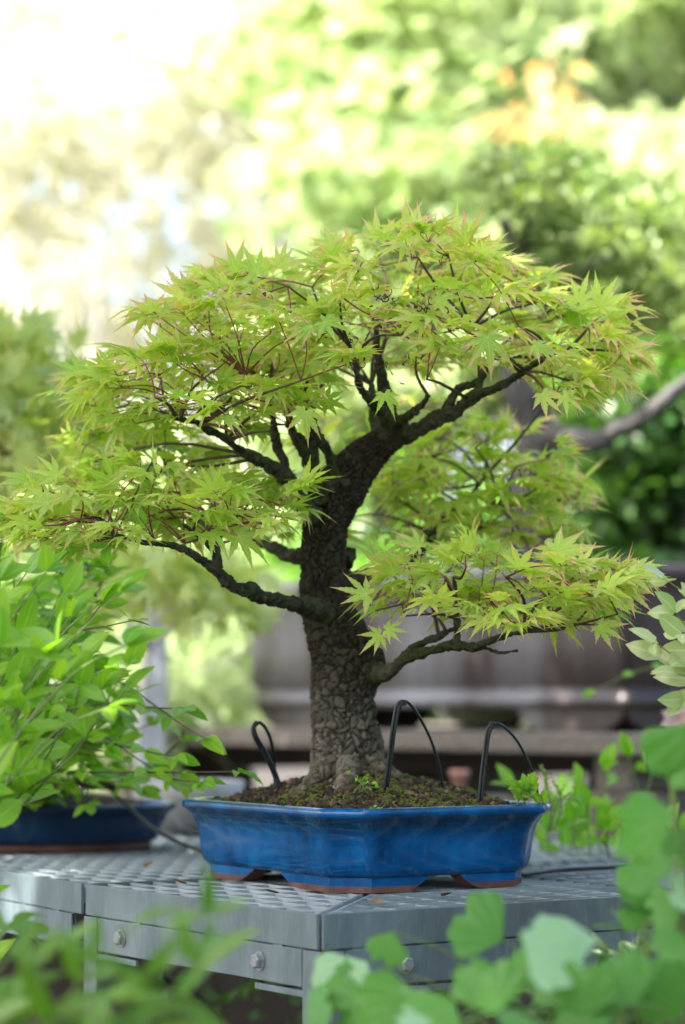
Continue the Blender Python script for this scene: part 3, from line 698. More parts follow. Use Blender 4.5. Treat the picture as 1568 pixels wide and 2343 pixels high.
PADS = [  # polygon, depth centre, depth half-range, hubs, nodes, leaves per node, centre of pad
    ([(345, 705), (430, 695), (480, 650), (560, 612), (640, 615), (740, 600), (800, 575), (860, 530), (960, 530), (1040, 550), (1120, 590), (1200, 640), (1290, 690), (1400, 705), (1450, 780), (1425, 850), (1350, 920), (1270, 905), (1200, 850), (1100, 840), (960, 850), (850, 830), (760, 840), (640, 860), (560, 840), (460, 790), (370, 770)], 3.47, .28, 44, 185, 4.5),
    ([(170, 905), (250, 845), (370, 800), (480, 800), (640, 840), (730, 870), (700, 930), (640, 950), (560, 980), (430, 950), (330, 975), (240, 950)], 3.40, .20, 16, 58, 4.3),
    ([(20, 1185), (110, 1110), (230, 1085), (340, 1070), (440, 1095), (560, 1110), (660, 1120), (680, 1150), (630, 1175), (580, 1220), (520, 1235), (430, 1215), (330, 1225), (230, 1255), (120, 1245), (50, 1225)], 3.33, .20, 18, 74, 4.4),
    ([(180, 1010), (300, 970), (450, 1000), (470, 1060), (300, 1080), (190, 1070)], 3.62, .15, 6, 22, 4.2),
    ([(880, 1060), (960, 1000), (1080, 975), (1190, 985), (1230, 1010), (1315, 1085), (1325, 1190), (1230, 1240), (1100, 1250), (980, 1240), (890, 1180)], 3.80, .16, 16, 64, 4.4),
    ([(840, 1340), (930, 1300), (950, 1265), (1060, 1255), (1180, 1265), (1300, 1285), (1400, 1310), (1465, 1325), (1420, 1375), (1340, 1410), (1270, 1430), (1180, 1440), (1080, 1430), (1000, 1390), (920, 1400), (860, 1400)], 3.34, .17, 16, 60, 4.4),
    ([(430, 950), (700, 900), (950, 900), (1150, 940), (1130, 1080), (950, 1230), (830, 1260), (640, 1230), (430, 1180)], 3.95, .14, 14, 44, 4.0),
]
tw = MB(); Lpos = []; Ldir = []; Lup = []; Lsz = []; Lvar = []
def twig(a, b_, r0, r1, c0, c1, sag=.0, sides=5):
    a = np.asarray(a); b_ = np.asarray(b_); d = np.linalg.norm(b_-a)
    m_ = (a+b_)/2+rng.normal(0, .06, 3)*d+np.array([0, 0, sag*d])
    p_, r_ = resample([a, m_, b_], [r0, (r0+r1)/2, r1], max(d/6, .004))
    V, Fc = tube(p_, r_, sides, closed=False); n = len(p_)
    c = np.repeat(np.linspace(c0, c1, n), sides)
    tw.add(V, Fc, 0, np.stack([c, c*0, c*0], -1))
for pi, (poly, yc, yr, nh, nn, lpn) in enumerate(PADS):
    hubs2 = sample_poly(poly, nh, 60); cen = np.array(poly, float).mean(0); ext = np.ptp(np.array(poly, float), axis=0)
    def depth_at(q):
        f = np.abs(q[:, 0]-cen[0])/(ext[0]/2); return yc+yr*np.sqrt(np.clip(1-f**2*.8, .05, 1))*rng.uniform(-1, 1, len(q))
    hubs2[:, 1] += 30
    H3 = PA(hubs2[:, 0], hubs2[:, 1], depth_at(hubs2))
    for h in H3:
        dl = LP-h; cost = np.linalg.norm(dl, axis=1)+.8*np.clip(dl[:, 2], 0, 1)
        k = int(np.argmin(cost)); twig(LP[k], h, .0028, .0013, 0, .25, .05, 6)
    q = sample_poly(poly, nn, 26); N3 = PA(q[:, 0], q[:, 1], depth_at(q))
    c3 = PA(cen[0], cen[1]+60, yc)
    for v, qy in zip(N3, q[:, 1]):
        dl = H3-v; cost = np.linalg.norm(dl, axis=1)+.6*np.clip(dl[:, 2], 0, 1); h = H3[int(np.argmin(cost))]
        twig(h, v, .0013, .0007, .3, .9, .04, 4)
        out = v-c3; out[2] = 0; out = norm(out); td = norm(v-h)
        k = max(2, int(round(rng.normal(lpn, .9)))); ph = rng.uniform(0, 6.28)
        for j in range(k):
            a = ph+j*6.283/k+rng.normal(0, .35)
            hd = np.array([math.cos(a), math.sin(a), 0])+out*1.15
            hz_ = 1-2*np.clip((qy-cen[1]+ext[1]/2)/ext[1], 0, 1); dr = norm(norm(hd)*1.0+np.array([0, 0, rng.uniform(-.15, .7)+.25*hz_]))
            pl = rng.uniform(.012, .030); e = v+dr*pl
            ld = norm(dr*np.array([1, 1, .3])+np.array([0, 0, rng.normal(.02+.22*hz_, .30)]))
            tilt = norm(np.array([0, -.25, 1])+rng.normal(0, .38, 3)+hd*.25)
            if j < 4: twig(v, e, .0006, .0004, .75, 1, .1, 3)
            Lpos.append(e); Ldir.append(ld); Lup.append(tilt); Lsz.append(rng.uniform(.034, .055)); Lvar.append(np.clip(rng.normal(.5+.12*(pi in (0, 5)), .28), 0, 1))
# single leaves that stand out in front
for (a, b_, Yd, ang, sz, var, tl) in [(655, 1118, 3.3, 20, .052, .35, .5), (715, 745, 3.18, 200, .05, .1, .8), (740, 735, 3.18, -20, .05, .1, .8), (870, 1452, 3.30, 215, .046, .4, 1.2), (700, 940, 3.22, -95, .050, .3, 1.4), (885, 1440, 3.28, 0, .034, .4, 1.2), (540, 620, 3.30, 110, .05, .45, 1.2), (865, 545, 3.3, 90, .046, .75, 1.2), (935, 560, 3.3, 60, .05, .7, 1.1), (990, 560, 3.3, 75, .05, .7, 1.1), (1080, 590, 3.34, 65, .04, .9, 1.1), (450, 665, 3.35, 140, .046, .4, .9), (385, 715, 3.35, 175, .046, .3, .7), (880, 900, 3.2, -70, .044, .35, .9), (1115, 770, 3.18, -80, .05, .15, .8), (1000, 690, 3.2, 15, .045, .3, .8), (1220, 790, 3.2, -15, .045, .3, .8), (1240, 900, 3.25, -50, .044, .8, 1.2), (1290, 905, 3.25, -40, .044, .8, 1.2), (1325, 690, 3.3, 70, .046, .8, 1.1), (1370, 700, 3.32, 55, .048, .85, 1.1), (1260, 1130, 3.72, 15, .05, .5, .6), (1270, 1180, 3.7, -15, .05, .5, .6), (1230, 1080, 3.7, 35, .05, .5, .7), (760, 575, 3.35, 100, .045, .7, 1), (1040, 545, 3.34, 80, .045, .8, 1), (1120, 575, 3.34, 55, .045, .85, 1), (640, 615, 3.3, 80, .045, .8, .9), (590, 625, 3.3, 115, .045, .5, .9), (500, 660, 3.3, 130, .05, .4, .9), (1420, 790, 3.34, 10, .048, .9, .9), (1400, 850, 3.34, -25, .048, .9, 1), (240, 870, 3.3, 150, .05, .6, .8), (190, 910, 3.3, 175, .05, .6, .8), (110, 1150, 3.22, 170, .05, .5, .8), (60, 1190, 3.22, 195, .05, .5, .8), (1440, 1320, 3.26, 5, .05, .8, .9), (1430, 1350, 3.26, -30, .048, .8, 1.), (1330, 1290, 3.26, 55, .04, .8, .9), (1370, 1430, 3.26, -35, .045, .3, 1.), (130, 1090, 3.25, 120, .045, .5, .9), (840, 1360, 3.24, 165, .05, .4, .9), (960, 1250, 3.24, 140, .045, .5, .9), (545, 1225, 3.2, -30, .05, .4, 1.), (1280, 1010, 3.7, 25, .045, .5, .8)]:
    v = P(a, b_, Yd); r_ = math.radians(ang)
    Lpos.append(v); Ldir.append(norm(np.array([math.cos(r_), -.15, math.sin(r_)]))); Lup.append(norm(np.array([.1, -tl, .7]))); Lsz.append(sz); Lvar.append(var)
Lpos = np.array(Lpos); B = basis(np.array(Ldir), np.array(Lup)); Lvar = np.array(Lvar)
Lsz = np.array(Lsz)*rng.uniform(.75, 1.15, len(Lsz))
V, Fc, C = scatter(MAPLES, Lpos, B, Lsz, Lvar)
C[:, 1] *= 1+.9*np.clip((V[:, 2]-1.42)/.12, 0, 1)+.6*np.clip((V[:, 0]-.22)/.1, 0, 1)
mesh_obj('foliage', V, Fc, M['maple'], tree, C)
tw.build('twigs', M['twig'], tree, smooth=True, col=True)
# withered curls in the crown
wm = MB()
for _ in range(70):
    a = rng.choice([(790, 780), (880, 690), (820, 830), (940, 740), (990, 700), (930, 825)]); c = P(a[0]+rng.normal(0, 26), a[1]+rng.normal(0, 16), 3.19+rng.uniform(0, .06))
    R = rng.uniform(.002, .006); k = rng.uniform(.8, 1.9)*math.pi; u = norm(rng.normal(0, 1, 3)); v = norm(np.cross(u, rng.normal(0, 1, 3)))
    pts = [c+R*(1-.3*t)*(math.cos(t*k)*u+math.sin(t*k)*v)+np.array([0, 0, .004*t]) for t in np.linspace(0, 1, 8)]
    V, Fc = tube(pts, np.linspace(.0011, .0004, 8), 4); wm.add(V, Fc)
wm.build('withered_leaves', M['wither'], tree, smooth=True)

# ------------------------------------------------------------------ cable loops, cables
def cable(name, paths, label, cat, group=None, r=.0021, tie=None):
    b = MB()
    for pts in paths:
        V, Fc = tube(np.array(pts), np.full(len(pts), r), 10, .006); b.add(V, Fc)
    if tie is not None:
        c, rr = tie; tb_ = MB()
        for dz in (-.0022, 0, .0022):
            a = np.linspace(0, 2*math.pi, 14); pts = [c+np.array([rr*math.cos(t), rr*.8*math.sin(t), dz+.001*math.sin(t)]) for t in a]
            V, Fc = tube(pts, .0011, 6); tb_.add(V, Fc)
    o = tag(b.build(name, M['cable'], smooth=True), label, cat, group)
    if tie is not None: tb_.build('tie', M['cable'], o, smooth=True)
    return o
def PP(L): return [P(*q) for q in L]
g = 'looped black cables stuck in the soil'
cable('cable_loop', [PP([(880, 1808, 3.36, ), (888, 1745, 3.355), (897, 1670, 3.35), (907, 1615, 3.35), (920, 1604, 3.35), (936, 1608, 3.36), (960, 1640, 3.38), (985, 1690, 3.41), (1003, 1745, 3.43), (1013, 1800, 3.45)]),
      PP([(887, 1800, 3.362), (895, 1740, 3.357), (904, 1670, 3.352), (914, 1618, 3.352), (926, 1607, 3.352)])], 'tall black cable loop in the soil just right of the trunk', 'cable loop', g, tie=(P(922, 1607, 3.35), .0045))
cable('cable_loop', [PP([(1095, 1836, 3.36), (1100, 1780, 3.36), (1108, 1715, 3.36), (1116, 1665, 3.36), (1130, 1655, 3.36), (1150, 1660, 3.37), (1180, 1690, 3.39), (1208, 1740, 3.41), (1226, 1790, 3.43), (1234, 1850, 3.45)]),
      PP([(1102, 1832, 3.362), (1107, 1780, 3.362), (1114, 1715, 3.362), (1123, 1668, 3.362), (1136, 1658, 3.362)])], 'black cable loop at the right end of the bright blue pot', 'cable loop', g, tie=(P(1127, 1657, 3.36), .0045))
cable('cable_loop', [PP([(645, 1812, 3.52), (632, 1770, 3.52), (608, 1720, 3.51), (588, 1685, 3.50), (582, 1662, 3.50), (592, 1652, 3.50), (608, 1665, 3.53), (622, 1700, 3.58), (628, 1750, 3.62), (630, 1812, 3.64)]),
      PP([(638, 1812, 3.518), (626, 1770, 3.518), (602, 1720, 3.508), (583, 1688, 3.498), (578, 1664, 3.498), (588, 1650, 3.5)])], 'leaning black cable loop in the soil left of the trunk', 'cable loop', g, r=.0026)
# watering tube on the table behind the blue pot
cable('watering_tube', [PP([(268, 1822, 4.0), (300, 1850, 3.98), (345, 1890, 3.92), (400, 1922, 3.86), (450, 1942, 3.80), (500, 1955, 3.78)])], 'black tube hanging over the navy pot rim towards the blue pot', 'tube', r=.0035)
cable('watering_tube', [PP([(398, 1866, 4.5), (415, 1890, 4.4), (440, 1905, 4.35), (480, 1915, 4.3)])], 'short black tube behind the blue pot, in front of the grey bowl', 'tube', r=.003)
hz = [hit(1190, 2000, TZ+.004), hit(1280, 1990, TZ+.004), hit(1400, 1984, TZ+.004), hit(1560, 1976, TZ+.004)]
cable('watering_tube', [hz], 'black tube lying on the grating to the right of the blue pot', 'tube', r=.0035)
cable('cable_bundle', [PP([(590, 2235, 3.9), (620, 2262, 3.9), (690, 2250, 3.95), (760, 2240, 4.0), (800, 2280, 4.0), (815, 2342, 4.0), (800, 2400, 4.0)]), PP([(375, 2200, 3.9), (380, 2240, 3.9), (430, 2260, 3.9), (500, 2330, 3.9), (520, 2420, 3.9)])], 'dark cable sagging under the grating table', 'cable', r=.004)

# ------------------------------------------------------------------ leafy plants built from sprays
def spray(name, label, cat, base, stems, tpl, leafmat_, size, per, stemmat, rad=(.0018, .0007), startf=.3, up=(0, 0, 1), spread=1.0, varm=.5, group=None, curve=.12, jit=.3, pair=True, terminal=True):
    """stems: list of (x,y,Y) tips (photo px + distance) growing from base"""
    base = np.asarray(base, float)
    root = empty(name, base, label, cat, group)
    sb = MB(); pos = []; dr = []; ups = []; sz = []
    for st in stems:
        tip = P(*st[:3]) if len(st) >= 3 and not isinstance(st, np.ndarray) else st
        o = base+rng.normal(0, .012, 3)*np.array([1, 1, 0]) if not (len(st) > 3 and not isinstance(st, np.ndarray)) else np.asarray(st[3], float)
        d = np.linalg.norm(tip-o); mid = (o+tip)/2+rng.normal(0, .07, 3)*d+np.array([0, 0, curve*d])
        p_, r_ = resample([o, mid, tip], [rad[0], (rad[0]+rad[1])/2, rad[1]], max(d/14, .006)); V, Fc = tube(p_, r_, 5, closed=False); sb.add(V, Fc)
        n = max(2, int(per*d*(1-startf))); fs = np.linspace(startf, 1, n)
        t_, U_, W_ = frames(p_)
        for q, f in enumerate(fs):
            i = min(len(p_)-1, int(f*(len(p_)-1))); c = p_[i]; td = t_[i]
            for sgn in ((-1, 1) if pair else ((-1) ** q,)):
                side = norm(np.cross(td, np.array([0, 0, 1.]))+rng.normal(0, jit, 3))*sgn
                ld = norm(side*spread+td*.8+np.array([0, 0, rng.normal(0, .25)]))
                pos.append(c); dr.append(ld); ups.append(norm(np.array(up)+rng.normal(0, .35, 3))); sz.append(rng.uniform(*size)*(1-.35*max(0, f-.75)/.25))
        if terminal: pos.append(tip); dr.append(t_[-1]); ups.append(norm(np.array(up)+rng.normal(0, .3, 3))); sz.append(rng.uniform(*size)*.8)
    sb.build('stems', stemmat, root, smooth=True)
    pos = np.array(pos); B = basis(np.array(dr), np.array(ups)); var = np.clip(rng.normal(varm, .28, len(pos)), 0, 1)
    V, Fc, C = scatter(tpl, pos, B, np.array(sz), var); mesh_obj('foliage', V, Fc, leafmat_, root, C)
    return root
def tips(poly, n, Ya, Yb, mind=20):
    q = sample_poly(poly, n, mind); return [(a, b_, rng.uniform(Ya, Yb)) for a, b_ in q]
# left navy pot with its shrub
NC = hit(120, 1950, TZ); NC = np.array([P(60, 1900, 4.3)[0], 4.3, TZ])
npot = empty('bonsai_pot', NC, 'navy blue oval bonsai pot standing at the left end of the tables', 'pot', None, 0)
def oval(a, b_, n=72): return [(a*math.cos(t), b_*math.sin(t)) for t in np.linspace(0, 2*math.pi, n, endpoint=False)]
pr = [(-.05, .014), (-.038, .014), (-.030, .022), (-.024, .040), (-.017, .056), (-.012, .064), (-.004, .068), (0, .072), (0, .078), (-.003, .081), (-.012, .081), (-.018, .076), (-.03, .05)]
V = []; R0, R1 = .265, .19
for ins, z in pr: V += [(x_, y_, z) for x_, y_ in oval(R0+ins, R1+ins)]
Fc = [(k*72+i, k*72+(i+1) % 72, (k+1)*72+(i+1) % 72, (k+1)*72+i) for k in range(len(pr)-1) for i in range(72)]+[tuple(range(72))[::-1]]
mesh_obj('pot_body', V, Fc, M['navy'], npot, world=False)
V = []
for ins, z in ((-.046, 0), (-.044, .0142), (-.06, .0142), (-.06, 0)): V += [(x_, y_, z) for x_, y_ in oval(R0+ins, R1+ins)]
mesh_obj('foot', V, [(k*72+i, k*72+(i+1) % 72, ((k+1) % 4)*72+(i+1) % 72, ((k+1) % 4)*72+i) for k in range(4) for i in range(72)], M['terra'], npot, world=False)
V = []
for k in range(12):
    f = k/11; V += [(x_*f, y_*f, .070+.03*(1-f*f)+.003*math.sin(9*k+5*i)) for i, (x_, y_) in enumerate(oval(R0-.0185, R1-.0185))]
V = np.array(V)+NC
tag(mesh_obj('soil', V, [(k*72+i, k*72+(i+1) % 72, (k+1)*72+(i+1) % 72, (k+1)*72+i) for k in range(11) for i in range(72)], M['soil']), 'mossy soil in the navy oval pot at the left', 'soil', kind='stuff')
shr_base = NC+np.array([-.02, -.06, .085])
stems = tips([(-120, 1300), (40, 1200), (120, 1230), (270, 1290), (330, 1370), (300, 1480), (330, 1560), (300, 1650), (180, 1700), (-120, 1700)], 50, 3.4, 4.1, 30)
stems += tips([(-100, 1650), (250, 1600), (420, 1690), (420, 1790), (300, 1840), (60, 1850), (-100, 1800)], 34, 3.6, 4.2, 30)
stems += [(420, 1620, 3.45), (470, 1690, 3.42), (545, 1765, 3.40), (460, 1790, 3.42), (400, 1730, 3.5), (20, 1180, 3.3), (150, 1250, 3.25), (250, 1250, 3.2), (300, 1420, 3.3)]
shr = spray('shrub_bonsai', 'dense bush with bright oval leaves spilling from the navy pot', 'bonsai tree', shr_base, stems, OVATES, M['shrub'], (.044, .066), 13, M['brownstem'], (.0034, .0009), .40, (0, -.5, .8), 1.0, .5, curve=.1)
spray('leafy_plant', 'blurred tall plant with large rounded leaves at the left edge, nearer than the navy pot', 'plant', (P(-160, 2400, 2.8)[0], 2.8, 0),
      [(a, b_, c, P(a*.5-90+rng.normal(0, 30), b_+260+rng.normal(0, 40), c+.05)) for a, b_, c in tips([(-80, 1330), (20, 1260), (140, 1280), (260, 1310), (320, 1350), (290, 1480), (330, 1580), (240, 1640), (-60, 1640)], 30, 2.65, 3.05, 44)]+[(-100, 1500, 2.85, np.array([P(-160, 2400, 2.8)[0], 2.8, 0.]))],
      OVATES, M['shrub'], (.046, .070), 17, M['stem'], (.0018, .0009), .12, (0, -.6, .7), 1.0, .5, curve=.05)
sb = MB()
for (pp) in ([(10, 1880, 4.2, 110), (0, 1800, 4.15, 90), (-10, 1720, 4.1, 80), (30, 1640, 4.05, 50), (60, 1560, 4.0, 26)], [(0, 1850, 4.15, 60), (60, 1830, 4.1, 46), (120, 1800, 4.05, 30), (180, 1790, 4.0, 20), (260, 1800, 3.95, 14)], [(0, 1740, 4.1, 40), (60, 1690, 4.0, 24), (130, 1640, 3.9, 16)]):
    limb(pp, 26, .012, .0025, .15, .005, 77, 60, False, sb)
sb.build('trunk', M['limb'], shr, smooth=True, col=True)

# grey bowl behind the pots
GB = np.array([P(430, 1900, 4.75)[0], 4.75, TZ]); gb = MB(); pr = [(.03, 0), (.05, .004), (.085, .03), (.105, .07), (.112, .10), (.108, .104), (.10, .10), (.08, .04), (0.001, .03)]
V = []
for r_, z in pr: V += [(r_*math.cos(t)+GB[0], r_*math.sin(t)+GB[1], z+GB[2]) for t in np.linspace(0, 2*math.pi, 40, endpoint=False)]
tag(mesh_obj('stoneware_bowl', V, [(k*40+i, k*40+(i+1) % 40, (k+1)*40+(i+1) % 40, (k+1)*40+i) for k in range(len(pr)-1) for i in range(40)]+[tuple(range(40))[::-1]], M['greypot']), 'pale grey round bowl on the grating between the two blue pots', 'bowl')

# foreground, lower left: narrow leaved plant
spray('leafy_plant', 'blurred plant with narrow pointed leaves in the lower left corner', 'plant', (P(120, 2400, 2.55)[0], 2.55, .0),
      [(a, b_, c, P(a-rng.uniform(80, 240), 2440, 2.1)) for a, b_, c in [(470, 2090, 2.0), (300, 2130, 2.05), (120, 2180, 2.1), (200, 2200, 2.0), (60, 2240, 2.1), (330, 2240, 2.0), (20, 2190, 2.2), (450, 2200, 2.0), (230, 2290, 2.0), (100, 2320, 2.1), (40, 2110, 2.85), (400, 2290, 2.0), (10, 2290, 2.1), (300, 2345, 2.0)]],
      LANCES, M['lance'], (.050, .078), 22, M['stem'], (.0018, .0009), .62, (0, -.7, .6), 1.0, .6, curve=.05)
spray('leafy_plant', 'dark green leafy plant in the lower right, behind the broad fan leaves', 'plant', (P(1480, 2400, 2.75)[0], 2.75, 0), [(a, b_, c, P(1490, 2480, 2.75)) for a, b_, c in tips([(1230, 2200), (1340, 2110), (1568, 2080), (1640, 2350), (1250, 2360), (1000, 2350), (1100, 2290)], 26, 2.6, 2.9, 30)]+[(1500, 2300, 2.75, np.array([P(1480, 2400, 2.75)[0], 2.75, 0.]))], LANCES, M['deep'], (.045, .07), 30, M['stem'], (.002, .001), .35, (0, -.6, .7))
# plants under the table
spray('leafy_plant', 'dim small leaved plant growing under the grating table', 'plant', (P(560, 2400, 4.6)[0], 4.6, 0), tips([(340, 2200), (690, 2180), (760, 2260), (820, 2330), (560, 2342), (340, 2342)], 26, 4.2, 4.9, 24), OVATES, M['lance'], (.04, .06), 12, M['brownstem'], (.003, .001), .68, (0, -.3, 1), curve=.03)
# ginkgo in the lower right
gk = empty('ginkgo_sapling', (P(1500, 2400, 2.35)[0], 2.35, 0), 'blurred ginkgo with broad fan leaves in the lower right foreground', 'plant')
gst = MB(); gp = []; gd = []; gu = []; gs = []; gv = []
gb0 = np.array([P(1500, 2400, 2.35)[0], 2.35, 0])
GL = [  # x, y of the leaf's stalk end, Y, direction angle, size px, tilt y, var
    (1150, 2150, 2.45, 145, 190, 1.3, .5), (1370, 2150, 2.25, 165, 235, .35, .0), (1240, 2190, 2.3, 205, 130, .6, .3), (1270, 1880, 2.3, 60, 10, .5, .5),
    (1190, 2130, 2.2, 330, 250, .5, .1), (1330, 2330, 2.2, 95, 200, .6, .2), (1130, 2320, 2.25, 100, 190, .5, .5), (1230, 2300, 2.25, 60, 180, 1.1, .4),
    (840, 2200, 2.5, 220, 200, .6, .1), (740, 2250, 2.5, 30, 120, .8, .4), (900, 2130, 2.45, 250, 120, .6, .3), (960, 2280, 2.3, 190, 230, .9, .8), (1040, 2290, 2.25, 215, 200, .5, .2), (1020, 2330, 2.25, 170, 170, .4, .1),
    (1100, 2260, 2.3, 120, 110, .8, .5), (1540, 1990, 2.4, 165, 200, 1.0, .8), (1480, 1950, 2.5, 200, 110, 1.3, .9), (1530, 1720, 2.3, 95, 0, 1, .6), (1600, 1650, 2.25, 250, 240, 1.3, .7), (1590, 1740, 2.25, 200, 120, 1.2, .9), (1545, 1860, 2.25, 190, 220, .6, .75),
    (1600, 1900, 2.3, 225, 150, .7, .3), (1600, 2050, 2.3, 160, 120, .7, .1), (1560, 2060, 2.35, 200, 130, .9, .5), (1600, 2160, 2.3, 190, 170, .7, .3), (1500, 2230, 2.25, 170, 150, .6, .3), (1450, 2300, 2.2, 110, 190, .8, .2),
    (1400, 2340, 2.2, 150, 200, .6, .2), (1560, 2330, 2.25, 120, 210, .8, .5), (1250, 2350, 2.15, 170, 180, .5, .2), (1490, 2110, 2.4, 140, 120, .9, .4), (1420, 2060, 2.4, 30, 130, .5, .2), (1000, 2350, 2.3, 100, 120, 1, .5), (860, 2290, 2.4, 200, 180, 1.2, .7), (700, 2345, 2.4, 60, 150, .5, .2), (920, 2350, 2.3, 60, 140, .5, .3), (1350, 2210, 2.3, 320, 190, .7, .3)]
for (a, b_, Yd, ang, sp_, ty, var) in GL:
    if sp_ < 50: continue
    v = P(a, b_, Yd); r_ = math.radians(ang); sz = px(sp_, Yd)*.66
    gp.append(v); gd.append(norm(np.array([math.cos(r_), rng.normal(-.1, .25), math.sin(r_)]))); gu.append(norm(np.array([rng.normal(0, .2), -ty, .75]))); gs.append(sz); gv.append(var)
    hub = P(min(1580, max(a+160, 1180)), min(2420, b_+210), Yd+.05); mid = (v+hub)/2+np.array([0, 0, .02])
    V, Fc = tube([hub, mid, v], [.0016, .0012, .0010], 6, .01, False); gst.add(V, Fc)
for k in range(5):
    tpx = [(1540, 1700), (1480, 2100), (1300, 2250), (1000, 2300), (1560, 1950)][k]
    V, Fc = tube([gb0+rng.normal(0, .02, 3)*[1, 1, 0], P(1560-40*k, 2500, 2.35), P(tpx[0], tpx[1]+120, 2.35), P(*tpx, 2.33)], [.006, .004, .0028, .0014], 8, .03, False); gst.add(V, Fc)
gst.build('stems', M['stem'], gk, smooth=True)
V, Fc, C = scatter(FANS, np.array(gp), basis(np.array(gd), np.array(gu)), np.array(gs), np.where(np.array(gv) <= .1, .05, np.clip(np.array(gv)*.25+.84, 0, 1))); mesh_obj('foliage', V, Fc, M['ginkgo'], gk, C)
# pale leaved plant at the right edge
spray('leafy_plant', 'sharp pale green plant with rounded leaves entering at the right edge', 'plant', (P(1640, 1700, 3.1)[0], 3.1, 0.0),
      [(1530, 1330, 3.12, P(1650, 1560, 3.12)), (1545, 1400, 3.1, P(1650, 1560, 3.12)), (1500, 1470, 3.08, P(1660, 1560, 3.12)), (1510, 1500, 3.1, P(1660, 1570, 3.12)), (1560, 1450, 3.06, P(1660, 1570, 3.12)), (1545, 1540, 3.05, P(1660, 1600, 3.12)), (1565, 1600, 3.05, P(1660, 1640, 3.12)), (1590, 1380, 3.1, P(1660, 1570, 3.12)), (1600, 1500, 3.1, P(1660, 1600, 3.12)), (1645, 1600, 3.12, np.array([P(1640, 1700, 3.1)[0], 3.1, 0.0]))],
      OVATES, M['pale'], (.042, .058), 13, M['stem'], (.0016, .0008), .66, (0, -.8, .5), 1.0, .7, curve=.05)
# plants behind the table on the right
spray('leafy_plant', 'green plant with oval leaves behind the right end of the blue pot', 'plant', (P(1350, 2000, 4.35)[0], 4.35, 0),
      tips([(1230, 1880), (1290, 1800), (1420, 1850), (1560, 1900), (1560, 1960), (1380, 1950), (1240, 1950)], 30, 4.0, 4.6, 20)+[(1170, 1800, 4.3), (1330, 1790, 4.2), (1380, 1760, 4.2), (1440, 1730, 4.3), (1500, 1740, 4.3), (1250, 1900, 4.1)],
      OVATES, M['shrub'], (.045, .068), 14, M['stem'], (.003, .001), .80, (0, -.6, .7), curve=.03, varm=.3)
spray('climbing_vine', 'thin vine with round leaves crossing in front of the brown container', 'vine', (P(1640, 1700, 4.6)[0], 4.6, 0.),
      [(1360, 1580, 4.6, P(1640, 1560, 4.6)), (1330, 1830, 4.6, P(1640, 1640, 4.6)), (1640, 1560, 4.6, np.array([P(1640, 1700, 4.6)[0], 4.6, 0.]))], ROUGH, M['shrub'], (.028, .04), 22, M['stem'], (.0016, .0008), .1, (0, -.8, .5), curve=.0, varm=.2)
# seedlings in the pot
spray('seedling', 'small clover like seedling in front of the trunk foot', 'seedling', P(822, 1812, 3.36), [(800, 1768, 3.34), (838, 1775, 3.34), (850, 1790, 3.33), (828, 1788, 3.35), (858, 1800, 3.34)], ROUGH, M['shrub'], (.007, .011), 40, M['stem'], (.0007, .0004), .8, (0, -.8, .6), varm=.7)
spray('seedling', 'green weed with broad upright leaves at the right end of the pot', 'seedling', P(1205, 1850, 3.42), [(1190, 1800, 3.4), (1215, 1792, 3.4), (1175, 1800, 3.42), (1225, 1810, 3.42), (1200, 1805, 3.41)], OVATES, M['shrub'], (.020, .032), 8, M['stem'], (.001, .0007), .5, (0, -1, .4), .5, varm=.8)
spray('seedling', 'pale weed with knobbly seed spikes beside the right cable loop', 'seedling', P(1262, 1900, 3.72), [(1240, 1755, 3.7), (1262, 1775, 3.7), (1290, 1800, 3.7), (1305, 1812, 3.72), (1275, 1815, 3.7), (1250, 1800, 3.7)], ROUGH, M['pale'], (.006, .010), 200, M['stem'], (.001, .0006), .25, (0, -1, .4), .6, varm=.4)
spray('seedling', 'tiny sprout at the pot rim below the trunk', 'seedling', P(728, 1858, 3.30) if False else P(860, 1858, 3.30), [(855, 1845, 3.29), (868, 1848, 3.29)], ROUGH, M['shrub'], (.005, .008), 60, M['stem'], (.0005, .0003), .8, (0, -.8, .6), varm=.8)

# ------------------------------------------------------------------ the brown container and its bench
A3 = math.atan2(.6, .8)  # container turned like the tables
KC = np.array([P(1430, 1600, 5.7)[0], 5.7, 0])
def bloc(x, y, z): return loc((KC, A3), x, y, z)
# local x -> right and away, local y -> left and away
box_ = empty('brown_container', (KC[0], KC[1], .932), 'huge rectangular brown stoneware container behind the bonsai', 'planter', None, A3)
def rect_ring(hx0, hx1, hy0, hy1, ins, z, n=8, r=.03):
    x0, x1, y0, y1 = hx0+ins, hx1-ins, hy0+ins, hy1-ins; pts = []
    for (cx_, cy_, a0) in ((x1-r, y0+r, -90), (x1-r, y1-r, 0), (x0+r, y1-r, 90), (x0+r, y0+r, 180)):
        for k in range(n+1):
            a = math.radians(a0+90*k/n); pts.append((cx_+r*math.cos(a), cy_+r*math.sin(a), z))
    return pts
prf = [(.10, .058), (.045, .058), (.035, .066), (.035, .085), (.05, .095), (.05, .115), (.038, .125), (.040, .22), (.032, .33), (.030, .36), (.012, .363), (0, .371), (0, .397), (.006, .404), (.03, .405), (.05, .40), (.055, .34)]
V = []; m_ = len(rect_ring(0, 1.2, 0, 1.66, 0, 0))
for ins, z in prf: V += rect_ring(0, 1.2, 0, 1.66, ins, z)
Fc = [(k*m_+i, k*m_+(i+1) % m_, (k+1)*m_+(i+1) % m_, (k+1)*m_+i) for k in range(len(prf)-1) for i in range(m_)]+[tuple(range(m_))[::-1]]
mesh_obj('container_body', V, Fc, M['brown'], box_, world=False)
